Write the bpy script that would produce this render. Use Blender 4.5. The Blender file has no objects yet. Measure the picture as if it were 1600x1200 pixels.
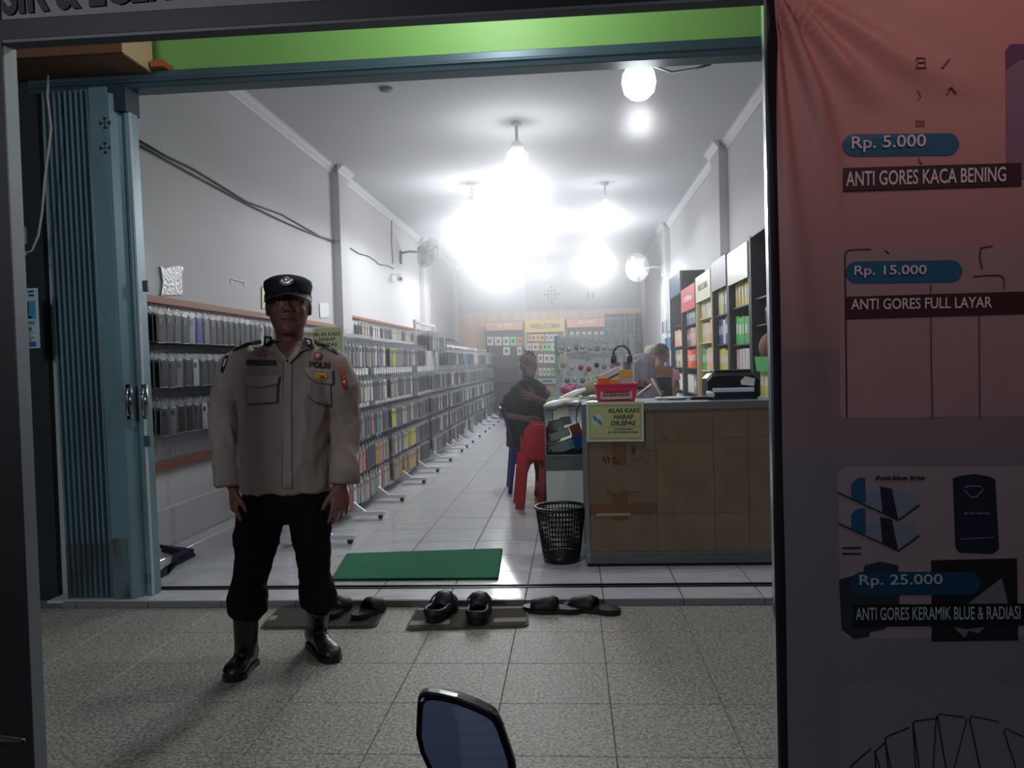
import bpy, bmesh, math, random
from mathutils import Vector, Matrix, noise
from mathutils.bvhtree import BVHTree
random.seed(7)
C = bpy.context.scene.collection
SC = bpy.context.scene
PI = math.pi
V = Vector

# ------------------------------------------------------------------ camera, world, light, exposure
CAM = V((0, 0, 1.24)); FPX = 1239.0; YAW, PITCH, ROLL = -0.0753, -0.02582, -0.0277
def _basis():
    cy, sy, cp, sp = math.cos(YAW), math.sin(YAW), math.cos(PITCH), math.sin(PITCH)
    d = V((sy*cp, cy*cp, sp)); r = V((cy, -sy, 0)); u = r.cross(d)
    c, s = math.cos(ROLL), math.sin(ROLL)
    return r*c+u*s, u*c-r*s, d
CR, CU, CD = _basis()
cam_d = bpy.data.cameras.new('camera'); cam = bpy.data.objects.new('camera', cam_d); C.objects.link(cam)
cam.matrix_world = Matrix(((CR.x, CU.x, -CD.x, 0), (CR.y, CU.y, -CD.y, 0), (CR.z, CU.z, -CD.z, CAM.z), (0, 0, 0, 1)))
cam_d.sensor_width = 36; cam_d.lens = FPX/1600*36; cam_d.clip_start = 0.05
SC.camera = cam
SC.view_settings.view_transform = 'Standard'; SC.view_settings.look = 'None'
SC.view_settings.gamma = 1; SC.view_settings.use_curve_mapping = False
SC.view_settings.exposure = 0.0
W = bpy.data.worlds.new('night_sky'); SC.world = W; W.use_nodes = True
W.node_tree.nodes['Background'].inputs[0].default_value = (0.30, 0.36, 0.50, 1)
W.node_tree.nodes['Background'].inputs[1].default_value = 0.055
BULB_W = 106.0
HAZE = 0.042
def lamp(name, kind, loc, energy, color, size=0.1, aim=None, spot=None, blend=.6):
    l = bpy.data.lights.new(name, kind); l.energy = energy; l.color = color
    if kind == 'AREA': l.size = size
    else: l.shadow_soft_size = size
    if spot: l.spot_size = spot; l.spot_blend = blend
    o = bpy.data.objects.new(name, l); C.objects.link(o); o.location = loc
    if aim is not None:
        o.rotation_euler = (V(aim)-V(loc)).to_track_quat('-Z', 'Y').to_euler()
    return o
lamp('porch_lamp_light', 'POINT', (-0.35, 3.40, 3.25), 34, (.96, .97, 1.0), .09)
lamp('banner_fill_light', 'SPOT', (1.15, 0.95, 2.75), 17, (1.0, .88, .84), .12, aim=(1.0, 2.0, 1.75), spot=math.radians(80), blend=1.0)  # added spot giving the banner its top-down falloff, no lamp known here
lamp('front_fill_light', 'AREA', (-2.4, -1.6, 2.7), 46, (.88, .92, 1.0), .7, aim=(-1.7, 4, 1.2))  # added front fill for shutter and officer, not a known street lamp
lamp('mirror_wall_fill_light', 'SPOT', (3.5, -4.5, 4.0), 420, (.8, .86, 1.0), .2, aim=(4.5, -9, 1.5), spot=math.radians(90), blend=.6)  # added spot brightening the far wall so the mirror has something to reflect

def ray(px, py): return CD + CR*((px-800)/FPX) + CU*((600-py)/FPX)
def aty(px, py, Y): w = ray(px, py); return CAM + w*(Y/w.y)
def atx(px, py, X): w = ray(px, py); return CAM + w*(X/w.x)
def atz(px, py, z): w = ray(px, py); return CAM + w*((z-CAM.z)/w.z)

# ------------------------------------------------------------------ materials
def lin(c):
    return tuple(((x/255)/12.92 if x/255 <= .04045 else ((x/255+.055)/1.055)**2.4) for x in c)
_M = {}
def mat(name, rgb, rough=.6, metal=0, var=.12, vs=6, bump=0, bs=60, spec=.5, emit=0, coat=0, trans=0, stretch=(1, 1, 1), alpha=None):
    if name in _M: return _M[name]
    m = bpy.data.materials.new(name); m.use_nodes = True; nt = m.node_tree; b = nt.nodes['Principled BSDF']
    c = lin(rgb) + (1,)
    b.inputs['Base Color'].default_value = c; b.inputs['Roughness'].default_value = rough
    b.inputs['Metallic'].default_value = metal; b.inputs['Specular IOR Level'].default_value = spec
    if coat: b.inputs['Coat Weight'].default_value = coat
    if trans: b.inputs['Transmission Weight'].default_value = trans
    if alpha is not None: b.inputs['Alpha'].default_value = alpha
    if emit: b.inputs['Emission Color'].default_value = c; b.inputs['Emission Strength'].default_value = emit
    if var or bump:
        tc = nt.nodes.new('ShaderNodeTexCoord'); mp = nt.nodes.new('ShaderNodeMapping'); mp.inputs['Scale'].default_value = stretch
        nt.links.new(tc.outputs['Object'], mp.inputs[0])
    if var:
        n = nt.nodes.new('ShaderNodeTexNoise'); n.inputs['Scale'].default_value = vs; n.inputs['Detail'].default_value = 5
        nt.links.new(mp.outputs[0], n.inputs['Vector'])
        mx = nt.nodes.new('ShaderNodeMix'); mx.data_type = 'RGBA'
        mx.inputs['A'].default_value = tuple(max(0, x*(1-var)) for x in c[:3])+(1,)
        mx.inputs['B'].default_value = tuple(min(1, x*(1+var)) for x in c[:3])+(1,)
        nt.links.new(n.outputs['Fac'], mx.inputs['Factor']); nt.links.new(mx.outputs['Result'], b.inputs['Base Color'])
    if bump:
        n2 = nt.nodes.new('ShaderNodeTexNoise'); n2.inputs['Scale'].default_value = bs; n2.inputs['Detail'].default_value = 4
        nt.links.new(mp.outputs[0], n2.inputs['Vector'])
        bp = nt.nodes.new('ShaderNodeBump'); bp.inputs['Strength'].default_value = bump; bp.inputs['Distance'].default_value = .01
        nt.links.new(n2.outputs['Fac'], bp.inputs['Height']); nt.links.new(bp.outputs[0], b.inputs['Normal'])
    _M[name] = m; return m

def ramp_mat(name, tex, scale, stops, rough=.6, stretch=(1, 1, 1), bump=0, metal=0, spec=.5, detail=4, coords='Object', dist=0):
    if name in _M: return _M[name]
    m = bpy.data.materials.new(name); m.use_nodes = True; nt = m.node_tree; b = nt.nodes['Principled BSDF']
    b.inputs['Roughness'].default_value = rough; b.inputs['Metallic'].default_value = metal; b.inputs['Specular IOR Level'].default_value = spec
    tc = nt.nodes.new('ShaderNodeTexCoord'); mp = nt.nodes.new('ShaderNodeMapping'); mp.inputs['Scale'].default_value = stretch
    if coords == 'World':
        g = nt.nodes.new('ShaderNodeNewGeometry'); nt.links.new(g.outputs['Position'], mp.inputs[0])
    else: nt.links.new(tc.outputs[coords], mp.inputs[0])
    if tex == 'noise':
        t = nt.nodes.new('ShaderNodeTexNoise'); t.inputs['Scale'].default_value = scale; t.inputs['Detail'].default_value = detail; t.inputs['Distortion'].default_value = dist; out = t.outputs['Fac']
    elif tex == 'voronoi':
        t = nt.nodes.new('ShaderNodeTexVoronoi'); t.inputs['Scale'].default_value = scale; out = t.outputs['Distance']
    else:
        t = nt.nodes.new('ShaderNodeTexWave'); t.inputs['Scale'].default_value = scale; t.inputs['Distortion'].default_value = dist; t.inputs['Detail'].default_value = detail; out = t.outputs['Fac']
    nt.links.new(mp.outputs[0], t.inputs['Vector'])
    r = nt.nodes.new('ShaderNodeValToRGB'); el = r.color_ramp.elements
    while len(el) < len(stops): el.new(.5)
    for e, (p, c) in zip(el, stops): e.position = p; e.color = lin(c)+(1,)
    nt.links.new(out, r.inputs[0]); nt.links.new(r.outputs[0], b.inputs['Base Color'])
    if bump:
        bp = nt.nodes.new('ShaderNodeBump'); bp.inputs['Strength'].default_value = bump; bp.inputs['Distance'].default_value = .004
        nt.links.new(out, bp.inputs['Height']); nt.links.new(bp.outputs[0], b.inputs['Normal'])
    _M[name] = m; return m

M_wall = mat('painted_wall', (196, 196, 199), .8, var=.07, vs=1.2)
M_ceil = mat('painted_ceiling', (206, 208, 211), .85, var=.03, vs=1)
M_trim = mat('white_moulding', (222, 222, 224), .6, var=.03)
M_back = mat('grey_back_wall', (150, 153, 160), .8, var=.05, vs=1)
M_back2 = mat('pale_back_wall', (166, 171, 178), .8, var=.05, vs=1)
M_tile = ramp_mat('glossy_marbled_tile', 'noise', 2.2, [(.3, (196, 197, 202)), (.55, (216, 217, 220)), (.8, (205, 206, 210))], .12, stretch=(1.5, 5, 1), dist=1.2, coords='World')
M_grout = mat('grey_grout', (112, 112, 114), .9, var=.1)
M_pebble = ramp_mat('pebbled_porch_tile', 'noise', 88, [(.36, (120, 117, 110)), (.46, (142, 139, 131)), (.56, (176, 172, 162)), (.68, (190, 186, 176))], .55, bump=.25, detail=2, coords='World', dist=.6)
M_step = mat('grey_step_tile', (126, 128, 130), .4, var=.1, vs=10)
M_green = ramp_mat('green_paint', 'noise', 1.3, [(.3, (120, 176, 84)), (.7, (130, 186, 96))], .55)
M_steel = mat('dark_teal_steel', (74, 98, 104), .4, .3, var=.2, vs=5)
M_shut = ramp_mat('blue_shutter_paint', 'noise', 3.0, [(.28, (104, 130, 138)), (.5, (116, 148, 158)), (.75, (124, 156, 166))], .42, metal=.15, stretch=(1.5, 1.5, .5))
M_rust = ramp_mat('rusty_shutter_paint', 'noise', 9, [(.35, (66, 54, 44)), (.48, (92, 88, 78)), (.6, (92, 120, 130))], .6, stretch=(1, 1, .4))
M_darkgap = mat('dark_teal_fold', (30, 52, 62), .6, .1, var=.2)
M_porchwall = mat('slate_porch_wall', (44, 54, 60), .8, var=.15, vs=2)
M_black = mat('black_plastic', (18, 18, 20), .35, var=.1)
M_blackmetal = mat('black_metal', (24, 25, 28), .4, .5, var=.1)
M_chrome = mat('chrome', (190, 192, 196), .18, 1, var=.05)
M_alu = mat('aluminium', (150, 154, 158), .35, .75, var=.08)
M_whitemetal = mat('white_coated_metal', (208, 209, 214), .35, .1, var=.04)
M_frame = mat('dark_frame_paint', (34, 26, 32), .5, .2, var=.2)
M_framelight = mat('grey_frame_side', (150, 154, 160), .55, .2, var=.12)
M_ply = ramp_mat('plywood', 'wave', 3, [(.2, (198, 168, 128)), (.8, (212, 184, 146))], .7, stretch=(.4, 1, 4), dist=4)
M_brown = mat('brown_wood_trim', (122, 84, 56), .65, var=.2, vs=12)
M_orangewood = mat('orange_wood', (178, 92, 48), .6, var=.15, vs=20)
M_card = ramp_mat('cardboard', 'noise', 7, [(.3, (116, 104, 80)), (.7, (128, 115, 90))], .85, stretch=(1.5, 1, .8))
M_tape = mat('brown_tape', (112, 82, 58), .4, var=.15)
M_ink = mat('black_ink', (20, 20, 22), .6, var=0)
M_yellow = mat('pale_yellow_sheet', (196, 200, 138), .5, var=.04)
M_sheetwhite = mat('white_laminate', (212, 216, 206), .4, var=.03)
M_greymark = mat('grey_print', (84, 88, 74), .6, var=0)
M_bluemark = mat('blue_print', (90, 140, 160), .6, var=0)
M_greenmat = ramp_mat('green_mat_pile', 'noise', 160, [(.3, (10, 84, 56)), (.7, (24, 128, 90))], .95, bump=.8)
M_white = mat('white_plastic', (222, 222, 220), .4, var=.04)
M_cream = mat('cream_plastic', (206, 202, 186), .5, var=.05)
M_woodpanel = ramp_mat('beech_panel', 'wave', 2.5, [(.2, (204, 170, 144)), (.8, (213, 181, 156))], .55, stretch=(.5, 1, .1), dist=8)
M_clear = mat('clear_packet', (136, 140, 146), .15, var=.1, vs=30, bump=.5, bs=90, spec=.8)
M_wire = mat('grey_wire', (110, 110, 112), .5, var=.1)
M_red = mat('red_plastic', (196, 22, 40), .28, var=.06, coat=.3)
M_blue = mat('blue_plastic', (30, 44, 122), .35, var=.08)
M_skin = mat('brown_skin', (126, 84, 72), .5, var=.12, vs=14, bump=.08, bs=160)
M_skin2 = mat('tan_skin', (116, 80, 68), .55, var=.1)
M_hair = mat('black_hair', (20, 17, 17), .6, var=.3, vs=60, bump=.6, bs=180)

def glass_mat():
    m = bpy.data.materials.new('showcase_glass'); m.use_nodes = True; nt = m.node_tree; nt.nodes.remove(nt.nodes['Principled BSDF'])
    out = nt.nodes['Material Output']; t = nt.nodes.new('ShaderNodeBsdfTransparent'); g = nt.nodes.new('ShaderNodeBsdfGlossy'); mx = nt.nodes.new('ShaderNodeMixShader')
    g.inputs['Roughness'].default_value = .03; t.inputs[0].default_value = (.86, .92, .90, 1)
    lw = nt.nodes.new('ShaderNodeLayerWeight'); lw.inputs[0].default_value = .3
    nt.links.new(lw.outputs['Fresnel'], mx.inputs[0]); nt.links.new(t.outputs[0], mx.inputs[1]); nt.links.new(g.outputs[0], mx.inputs[2]); nt.links.new(mx.outputs[0], out.inputs[0])
    return m
M_glass = glass_mat()
M_film = None
def col(rgb, rough=.5, spec=.5):
    return mat('colour_%02x%02x%02x' % tuple(rgb), rgb, rough, var=.08, vs=20, spec=spec)

# ------------------------------------------------------------------ mesh builder
def frame_from(t):
    t = t.normalized(); a = V((0, 0, 1)) if abs(t.z) < .9 else V((1, 0, 0))
    x = t.cross(a).normalized(); y = t.cross(x).normalized(); return x, y
class MB:
    def __init__(s, *mats): s.v = []; s.f = []; s.mi = []; s.mats = list(mats); s.cur = 0; s.xf = None
    def m(s, material):
        if material not in s.mats: s.mats.append(material)
        s.cur = s.mats.index(material); return s
    def add(s, vs, fs):
        o = len(s.v)
        if s.xf is not None: vs = [s.xf @ V(p) for p in vs]
        s.v += [tuple(p) for p in vs]; s.f += [tuple(i+o for i in f) for f in fs]; s.mi += [s.cur]*len(fs); return s
    def box(s, c, d, rot=None):
        x, y, z = d[0]/2, d[1]/2, d[2]/2
        vs = [V((i*x, j*y, k*z)) for i in (-1, 1) for j in (-1, 1) for k in (-1, 1)]
        if rot is not None: vs = [rot @ p for p in vs]
        c = V(c); return s.add([p+c for p in vs], [(0, 1, 3, 2), (4, 6, 7, 5), (0, 4, 5, 1), (2, 3, 7, 6), (0, 2, 6, 4), (1, 5, 7, 3)])
    def bb(s, a, b):
        return s.box([(a[i]+b[i])/2 for i in range(3)], [abs(b[i]-a[i]) for i in range(3)])
    def bar(s, a, b, w, h=None):
        a, b = V(a), V(b); h = h or w; x, y = frame_from(b-a); x = x*w/2; y = y*h/2
        return s.add([a-x-y, a+x-y, a+x+y, a-x+y, b-x-y, b+x-y, b+x+y, b-x+y], [(0, 3, 2, 1), (4, 5, 6, 7), (0, 1, 5, 4), (1, 2, 6, 5), (2, 3, 7, 6), (3, 0, 4, 7)])
    def loft(s, rings, close=True, cap=True, loop=False):
        if loop: rings = rings + [rings[0]]; cap = False
        n = len(rings[0]); vs = [p for r in rings for p in r]; fs = []
        for i in range(len(rings)-1):
            for j in range(n if close else n-1):
                k = (j+1) % n; fs.append((i*n+j, i*n+k, (i+1)*n+k, (i+1)*n+j))
        if cap: fs.append(tuple(range(n-1, -1, -1))); fs.append(tuple((len(rings)-1)*n+j for j in range(n)))
        return s.add(vs, fs)
    def tube(s, path, r, n=8, flat=1.0, up=None, round_ends=False):
        path = [V(p) for p in path]; m = len(path)
        rr = list(r) if isinstance(r, (list, tuple)) else [r]*m
        ts = [(path[min(i+1, m-1)]-path[max(i-1, 0)]).normalized() for i in range(m)]
        if up is not None: x = V(up); x = (x - ts[0]*x.dot(ts[0])).normalized()
        else: x, _ = frame_from(ts[0])
        rings = []; frames = []
        for i in range(m):
            x = (x - ts[i]*x.dot(ts[i])); x.normalize(); y = ts[i].cross(x); frames.append((x.copy(), y))
        def ring(c, x, y, rad): return [c + x*(math.cos(2*PI*j/n)*rad) + y*(math.sin(2*PI*j/n)*rad*flat) for j in range(n)]
        if round_ends:
            for a in (.25, .6): rings.append(ring(path[0]-ts[0]*rr[0]*math.cos(a*PI/2)*.9, *frames[0], rr[0]*math.sin(a*PI/2)))
        for i in range(m): rings.append(ring(path[i], *frames[i], rr[i]))
        if round_ends:
            for a in (.6, .25): rings.append(ring(path[-1]+ts[-1]*rr[-1]*math.cos(a*PI/2)*.9, *frames[-1], rr[-1]*math.sin(a*PI/2)))
        return s.loft(rings)
    def ell(s, c, rx, ry, rz, n=14, k=9, rot=None):
        c = V(c); rings = []
        for i in range(k+1):
            a = PI*(i+.12*(1 if i == 0 else 0)-.12*(1 if i == k else 0))/k
            ring = [V((rx*math.sin(a)*math.cos(2*PI*j/n), ry*math.sin(a)*math.sin(2*PI*j/n), -rz*math.cos(a))) for j in range(n)]
            if rot is not None: ring = [rot @ p for p in ring]
            rings.append([p+c for p in ring])
        return s.loft(rings)
    def lathe(s, c, prof, n=24, axis=None, loop=False):
        c = V(c); q = V((0, 0, 1)).rotation_difference(V(axis)) if axis is not None else None
        rings = []
        for r, z in prof:
            ring = [V((r*math.cos(2*PI*j/n), r*math.sin(2*PI*j/n), z)) for j in range(n)]
            if q: ring = [q @ p for p in ring]
            rings.append([p+c for p in ring])
        return s.loft(rings, loop=loop)
    def quad(s, a, b, c, d): return s.add([a, b, c, d], [(0, 1, 2, 3)])
    def prism(s, pts, d):
        d = V(d); pts = [V(p) for p in pts]; n = len(pts)
        return s.add(pts + [p+d for p in pts], [tuple(range(n)), tuple(range(2*n-1, n-1, -1))] + [(i, i+n, (i+1) % n + n, (i+1) % n) for i in range(n)])
    def build(s, name, parent=None, smooth=False, bevel=0, label=None, cat=None, group=None, kind=None, origin=None):
        if parent is not None: o0 = wloc(parent)
        elif origin is not None: o0 = V(origin)
        else:
            xs = [p[0] for p in s.v]; ys = [p[1] for p in s.v]; zs = [p[2] for p in s.v]
            o0 = V(((min(xs)+max(xs))/2, (min(ys)+max(ys))/2, min(zs)))
        me = bpy.data.meshes.new(name); me.from_pydata([tuple(V(p)-o0) for p in s.v], [], s.f)
        for mm in s.mats: me.materials.append(mm)
        if len(s.mats) > 1: me.polygons.foreach_set('material_index', s.mi)
        bm = bmesh.new(); bm.from_mesh(me); bmesh.ops.recalc_face_normals(bm, faces=bm.faces); bm.to_mesh(me); bm.free()
        if smooth: me.polygons.foreach_set('use_smooth', [True]*len(me.polygons))
        ob = bpy.data.objects.new(name, me); C.objects.link(ob)
        if parent is not None: ob.parent = parent
        else: ob.location = o0
        if bevel:
            b = ob.modifiers.new('edge', 'BEVEL'); b.width = bevel; b.segments = 2; b.limit_method = 'ANGLE'
        tag(ob, label, cat, group, kind); return ob
def wloc(o):
    p = V((0, 0, 0))
    while o is not None: p = p + o.location; o = o.parent
    return p
def tag(o, label=None, cat=None, group=None, kind=None):
    if label: o['label'] = label
    if cat: o['category'] = cat
    if group: o['group'] = group
    if kind: o['kind'] = kind
    return o
def thing(name, label, cat, loc=(0, 0, 0), group=None, kind=None):
    o = bpy.data.objects.new(name, None); C.objects.link(o); o.location = loc; o.empty_display_size = .1
    return tag(o, label, cat, group, kind)
def dup(root, loc, label=None, group=None, rotz=None):
    r = root.copy(); C.objects.link(r); r.location = loc
    if rotz is not None: r.rotation_euler = (0, 0, rotz)
    if label: r['label'] = label
    if group: r['group'] = group
    for ch in root.children:
        c = ch.copy(); C.objects.link(c); c.parent = r
        for g in ch.children:
            d = g.copy(); C.objects.link(d); d.parent = c
    return r
def struct(name, mb, **k): return mb.build(name, kind='structure', **k)

# ---- text: glyph outlines fitted to a box lying in the plane (p0, ux, uz)
def text_verts(s, bold=0.0, ext=.0):
    cu = bpy.data.curves.new('lettering', 'FONT'); cu.body = s; cu.offset = bold; cu.resolution_u = 3
    ob = bpy.data.objects.new('lettering', cu); C.objects.link(ob)
    dg = bpy.context.evaluated_depsgraph_get(); me = bpy.data.meshes.new_from_object(ob.evaluated_get(dg))
    vs = [v.co.copy() for v in me.vertices]; fs = [tuple(p.vertices) for p in me.polygons]
    bpy.data.objects.remove(ob); bpy.data.curves.remove(cu); bpy.data.meshes.remove(me); return vs, fs
def text_fit(mb, s, p0, ux, uz, w, h, bold=0.01, thick=.001, project=None):
    vs, fs = text_verts(s, bold)
    if not vs: return
    x0 = min(v.x for v in vs); x1 = max(v.x for v in vs); y0 = min(v.y for v in vs); y1 = max(v.y for v in vs)
    ux, uz, p0 = V(ux), V(uz), V(p0); nn = ux.cross(uz)
    P = [p0 + ux*((v.x-x0)/(x1-x0)*w) + uz*((v.y-y0)/(y1-y0)*h) for v in vs]
    if project: P = [project(p) for p in P]
    n = len(P); ed = {}
    for f in fs:
        for i in range(len(f)):
            a, b = f[i], f[(i+1) % len(f)]; ed[(a, b)] = 1
    sides = [(a, b, b+n, a+n) for (a, b) in ed if (b, a) not in ed]
    mb.add([p + nn*thick for p in P] + P, list(fs) + sides)

def dashes(mb, P, x0, x1, y0, y1, seed):
    q = random.Random(seed); x = x0
    while x < x1-.004:
        w = min(x1-x, (x1-x0)*q.uniform(.02, .07)); mb.prism([P(x, y0), P(x+w, y0), P(x+w, y1), P(x, y1)], (0, .0004, 0)); x += w+(x1-x0)*q.uniform(.008, .03)
def rrect(w, h, r, n=4):
    pts = []
    for cx, cy, a0 in ((w/2-r, h/2-r, 0), (-w/2+r, h/2-r, PI/2), (-w/2+r, -h/2+r, PI), (w/2-r, -h/2+r, 1.5*PI)):
        for i in range(n+1): a = a0+PI/2*i/n; pts.append((cx+r*math.cos(a), cy+r*math.sin(a)))
    return pts

# ================================================================== ROOM SHELL
XL, XR, ZC, YT, YB, Z0 = -2.84, 1.82, 3.68, 4.25, 19.7, .035
YS = 4.02      # step front
mb = MB(M_grout); mb.bb((XL, YS+.01, -.1), (XR, YB, Z0-.004)); floor = struct('floor', mb)
_tile_cache = {}
def tile(parent, x0, x1, y0, y1, ztop, m, th=.012, gap=.003, name='tile'):
    k = (round(x1-x0, 3), round(y1-y0, 3), m.name)
    if k not in _tile_cache:
        t = MB(m); w, d = (x1-x0)/2-gap, (y1-y0)/2-gap; c = .002
        t.loft([[(-w, -d, -th), (w, -d, -th), (w, d, -th), (-w, d, -th)], [(-w, -d, -c), (w, -d, -c), (w, d, -c), (-w, d, -c)], [(-w+c, -d+c, 0), (w-c, -d+c, 0), (w-c, d-c, 0), (-w+c, d-c, 0)]])
        me = bpy.data.meshes.new(name); me.from_pydata([tuple(p) for p in t.v], [], t.f); me.materials.append(m)
        bm = bmesh.new(); bm.from_mesh(me); bmesh.ops.recalc_face_normals(bm, faces=bm.faces); bm.to_mesh(me); bm.free(); _tile_cache[k] = me
    o = bpy.data.objects.new(name, _tile_cache[k]); C.objects.link(o); o.parent = parent
    o.location = V(((x0+x1)/2, (y0+y1)/2, ztop)) - wloc(parent); return o
xs = [-.267+.4*k for k in range(-7, 6)]; xs = [max(XL, x) for x in xs if x > XL-.4 and x < XR] + [XR]
xs = sorted(set(round(x, 3) for x in xs))
ys = [YT+.03, 4.56] + [4.56+.4*k for k in range(1, 14)]
for i in range(len(xs)-1):
    for j in range(len(ys)-1):
        if xs[i+1]-xs[i] > .03: tile(floor, xs[i], xs[i+1], ys[j], ys[j+1], Z0, M_tile)
    if xs[i+1]-xs[i] > .03: tile(floor, xs[i], xs[i+1], YS, YT-.03, Z0, M_tile)
# beyond, joined
mb = MB(M_tile)
y = ys[-1]
while y < YB:
    for i in range(len(xs)-1):
        mb.bb((xs[i]+.003, y+.003, Z0-.01), (xs[i+1]-.003, min(y+.4, YB)-.003, Z0))
    y += .4
mb.build('far_tiles', parent=floor, kind='stuff')
MB(M_blackmetal).bb((XL, YT-.03, Z0-.012), (XR, YT-.018, Z0+.004)).bb((XL, YT+.018, Z0-.012), (XR, YT+.03, Z0+.004)).bb((XL, YT-.02, Z0-.03), (XR, YT+.02, Z0-.006)).build('shutter_track', parent=floor)
mb = MB(M_step)
for k in range(-7, 7):
    x0 = -.267+.4*k; x1 = x0+.4
    if x1 > -2.74 and x0 < 2: mb.bb((max(x0, -2.74)+.002, YS-.012, 0), (x1-.002, YS+.012, Z0-.002))
mb.build('step_riser', parent=floor)
# porch
mb = MB(M_grout); mb.bb((-3.6, 1.62, -.12), (3.2, YS, -.005)); porch = struct('floor_porch', mb)
px = [-.29+.4*k for k in range(-8, 9)]; py = [1.65+.395*k for k in range(7)]
py = [YS-.012-.385*k for k in range(7)][::-1]
for i in range(len(px)-1):
    for j in range(len(py)-1): tile(porch, px[i], px[i+1], py[j], py[j+1], 0, M_pebble, gap=.0010)
mb = MB(mat('asphalt', (60, 60, 62), .9, var=.3, vs=40, bump=.4)); mb.bb((-9, -12, -.3), (9, 1.64, -.16)); struct('street_ground', mb)

mb = MB(M_wall); mb.bb((XL-.15, YT-.05, 0), (XL, YB, ZC)); wall_left = struct('wall_left', mb)
mb = MB(M_wall); mb.bb((XR, YS, 0), (XR+.15, YB, ZC)); wall_right = struct('wall_right', mb)
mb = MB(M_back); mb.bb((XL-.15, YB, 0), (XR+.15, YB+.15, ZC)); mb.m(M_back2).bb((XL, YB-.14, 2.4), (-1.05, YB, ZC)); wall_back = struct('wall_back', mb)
mb = MB(M_ceil); mb.bb((XL-.15, YT-.1, ZC), (XR+.15, YB+.15, ZC+.12)); struct('ceiling', mb)
# lower plinth band along the left wall and mouldings
def moulding(name, x, s, y0, y1):
    mb = MB(M_trim)
    pr = [(0, 0), (0, -.085), (.012, -.085), (.018, -.06), (.05, -.03), (.06, -.012), (.075, -.008), (.075, 0)]
    mb.prism([(x+s*a, y0, ZC+b) for a, b in pr], (0, y1-y0, 0)); struct(name, mb)
cols_l = [(9.45, 9.85), (14.95, 15.5), (19.4, 19.7)]
cols_r = [(9.2, 9.7), (14.5, 15.3), (19.4, 19.7)]
n = 1; prev = YT
for a, b in cols_l:
    moulding('trim_%d' % n, XL, 1, prev, a); n += 1; moulding('trim_%d' % n, XL+.1, 1, a-.06, b+.06); n += 1; prev = b
    mb = MB(M_wall); mb.bb((XL, a, 0), (XL+.10, b, ZC)); struct('wall_left_pillar', mb, bevel=.006)
prev = YT
for a, b in cols_r:
    moulding('trim_%d' % n, XR, -1, prev, a); n += 1; moulding('trim_%d' % n, XR-.1, -1, a-.06, b+.06); n += 1; prev = b
    mb = MB(M_wall); mb.bb((XR-.10, a, 0), (XR, b, ZC)); struct('wall_right_pillar', mb, bevel=.006)
mb = MB(M_wall); mb.bb((XL, YT, Z0), (XL+.025, 9.4, .31)); struct('baseboard_left', mb, bevel=.01)
# back wall lattice vent and slots
mb = MB(mat('vent_dark', (70, 74, 82), .8)); c = aty(862, 460, YB-.02)
for i in range(-2, 3):
    for j in range(-2, 3):
        if abs(i)+abs(j) <= 2:
            w = .075; q = Matrix.Rotation(PI/4, 3, 'Y'); mb.box(c + V((i*.085, 0, j*.085)), (w*.75, .03, w*.75), q if (i+j) % 2 == 0 else None)
mb.build('vent_grille', label='dark diamond shaped lattice vent high on the grey back wall', cat='vent')
mb = MB(mat('vent_dark', (70, 74, 82), .8)); c = aty(923, 461, YB-.02)
for d in (-.06, .06): mb.box(c+V((d, 0, 0)), (.05, .03, .16))
mb.build('slot_vent', label='pair of short upright slots in the grey back wall beside the diamond vent', cat='vent')

# front wall over the opening, header beam, jamb
mb = MB(M_green); mb.bb((-2.95, YT-.08, 2.85), (2.3, YT+.06, 4.3)); struct('wall_front', mb)
mb = MB(M_steel)
zb = 2.775
mb.prism([(-2.9, YT-.115, zb+.085), (-2.9, YT-.115, zb+.045), (-2.9, YT-.125, zb+.040), (-2.9, YT-.125, zb+.030), (-2.9, YT-.115, zb+.024), (-2.9, YT-.105, zb), (-2.9, YT+.01, zb), (-2.9, YT+.01, zb+.085)], (5.1, 0, 0))
struct('trim_header_beam', mb, bevel=.004)
mb = MB(M_wall); mb.bb((XR-.02, YS+.02, 0), (XR+.5, YT+.05, 2.8)); struct('wall_front_right', mb)
mb = MB(M_porchwall); mb.bb((-3.15, 2.3, 0), (-3.0, YT+.1, 4.2)); mb.bb((-3.15, YT-.1, 0), (-2.86, YT-.02, 4.2)); struct('wall_porch_left', mb)
mb = MB(M_wall); mb.bb((XL-.02, YT-.06, 0), (XL+.02, YT+.02, 2.8)); struct('wall_front_left', mb)
mb = MB(mat('porch_soffit', (120, 122, 124), .8)); mb.bb((-3.15, 2.3, 4.2), (3.2, YT+.1, 4.28)); struct('ceiling_porch', mb)

# scatter volume added inside the shop to imitate lens glare
hz = bpy.data.materials.new('lens_glare_volume'); hz.use_nodes = True; nt = hz.node_tree; nt.nodes.remove(nt.nodes['Principled BSDF'])
vsn = nt.nodes.new('ShaderNodeVolumeScatter'); vsn.inputs['Color'].default_value = (.97, .98, 1, 1); vsn.inputs['Density'].default_value = HAZE; vsn.inputs['Anisotropy'].default_value = .86
nt.links.new(vsn.outputs[0], nt.nodes['Material Output'].inputs['Volume'])
mb = MB(hz); mb.bb((XL+.002, YT+.08, Z0+.002), (XR-.002, YB-.002, ZC-.002)); mb.build('haze', kind='stuff', label='thin bright haze imitating lens glare in the shop interior', cat='haze')

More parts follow.
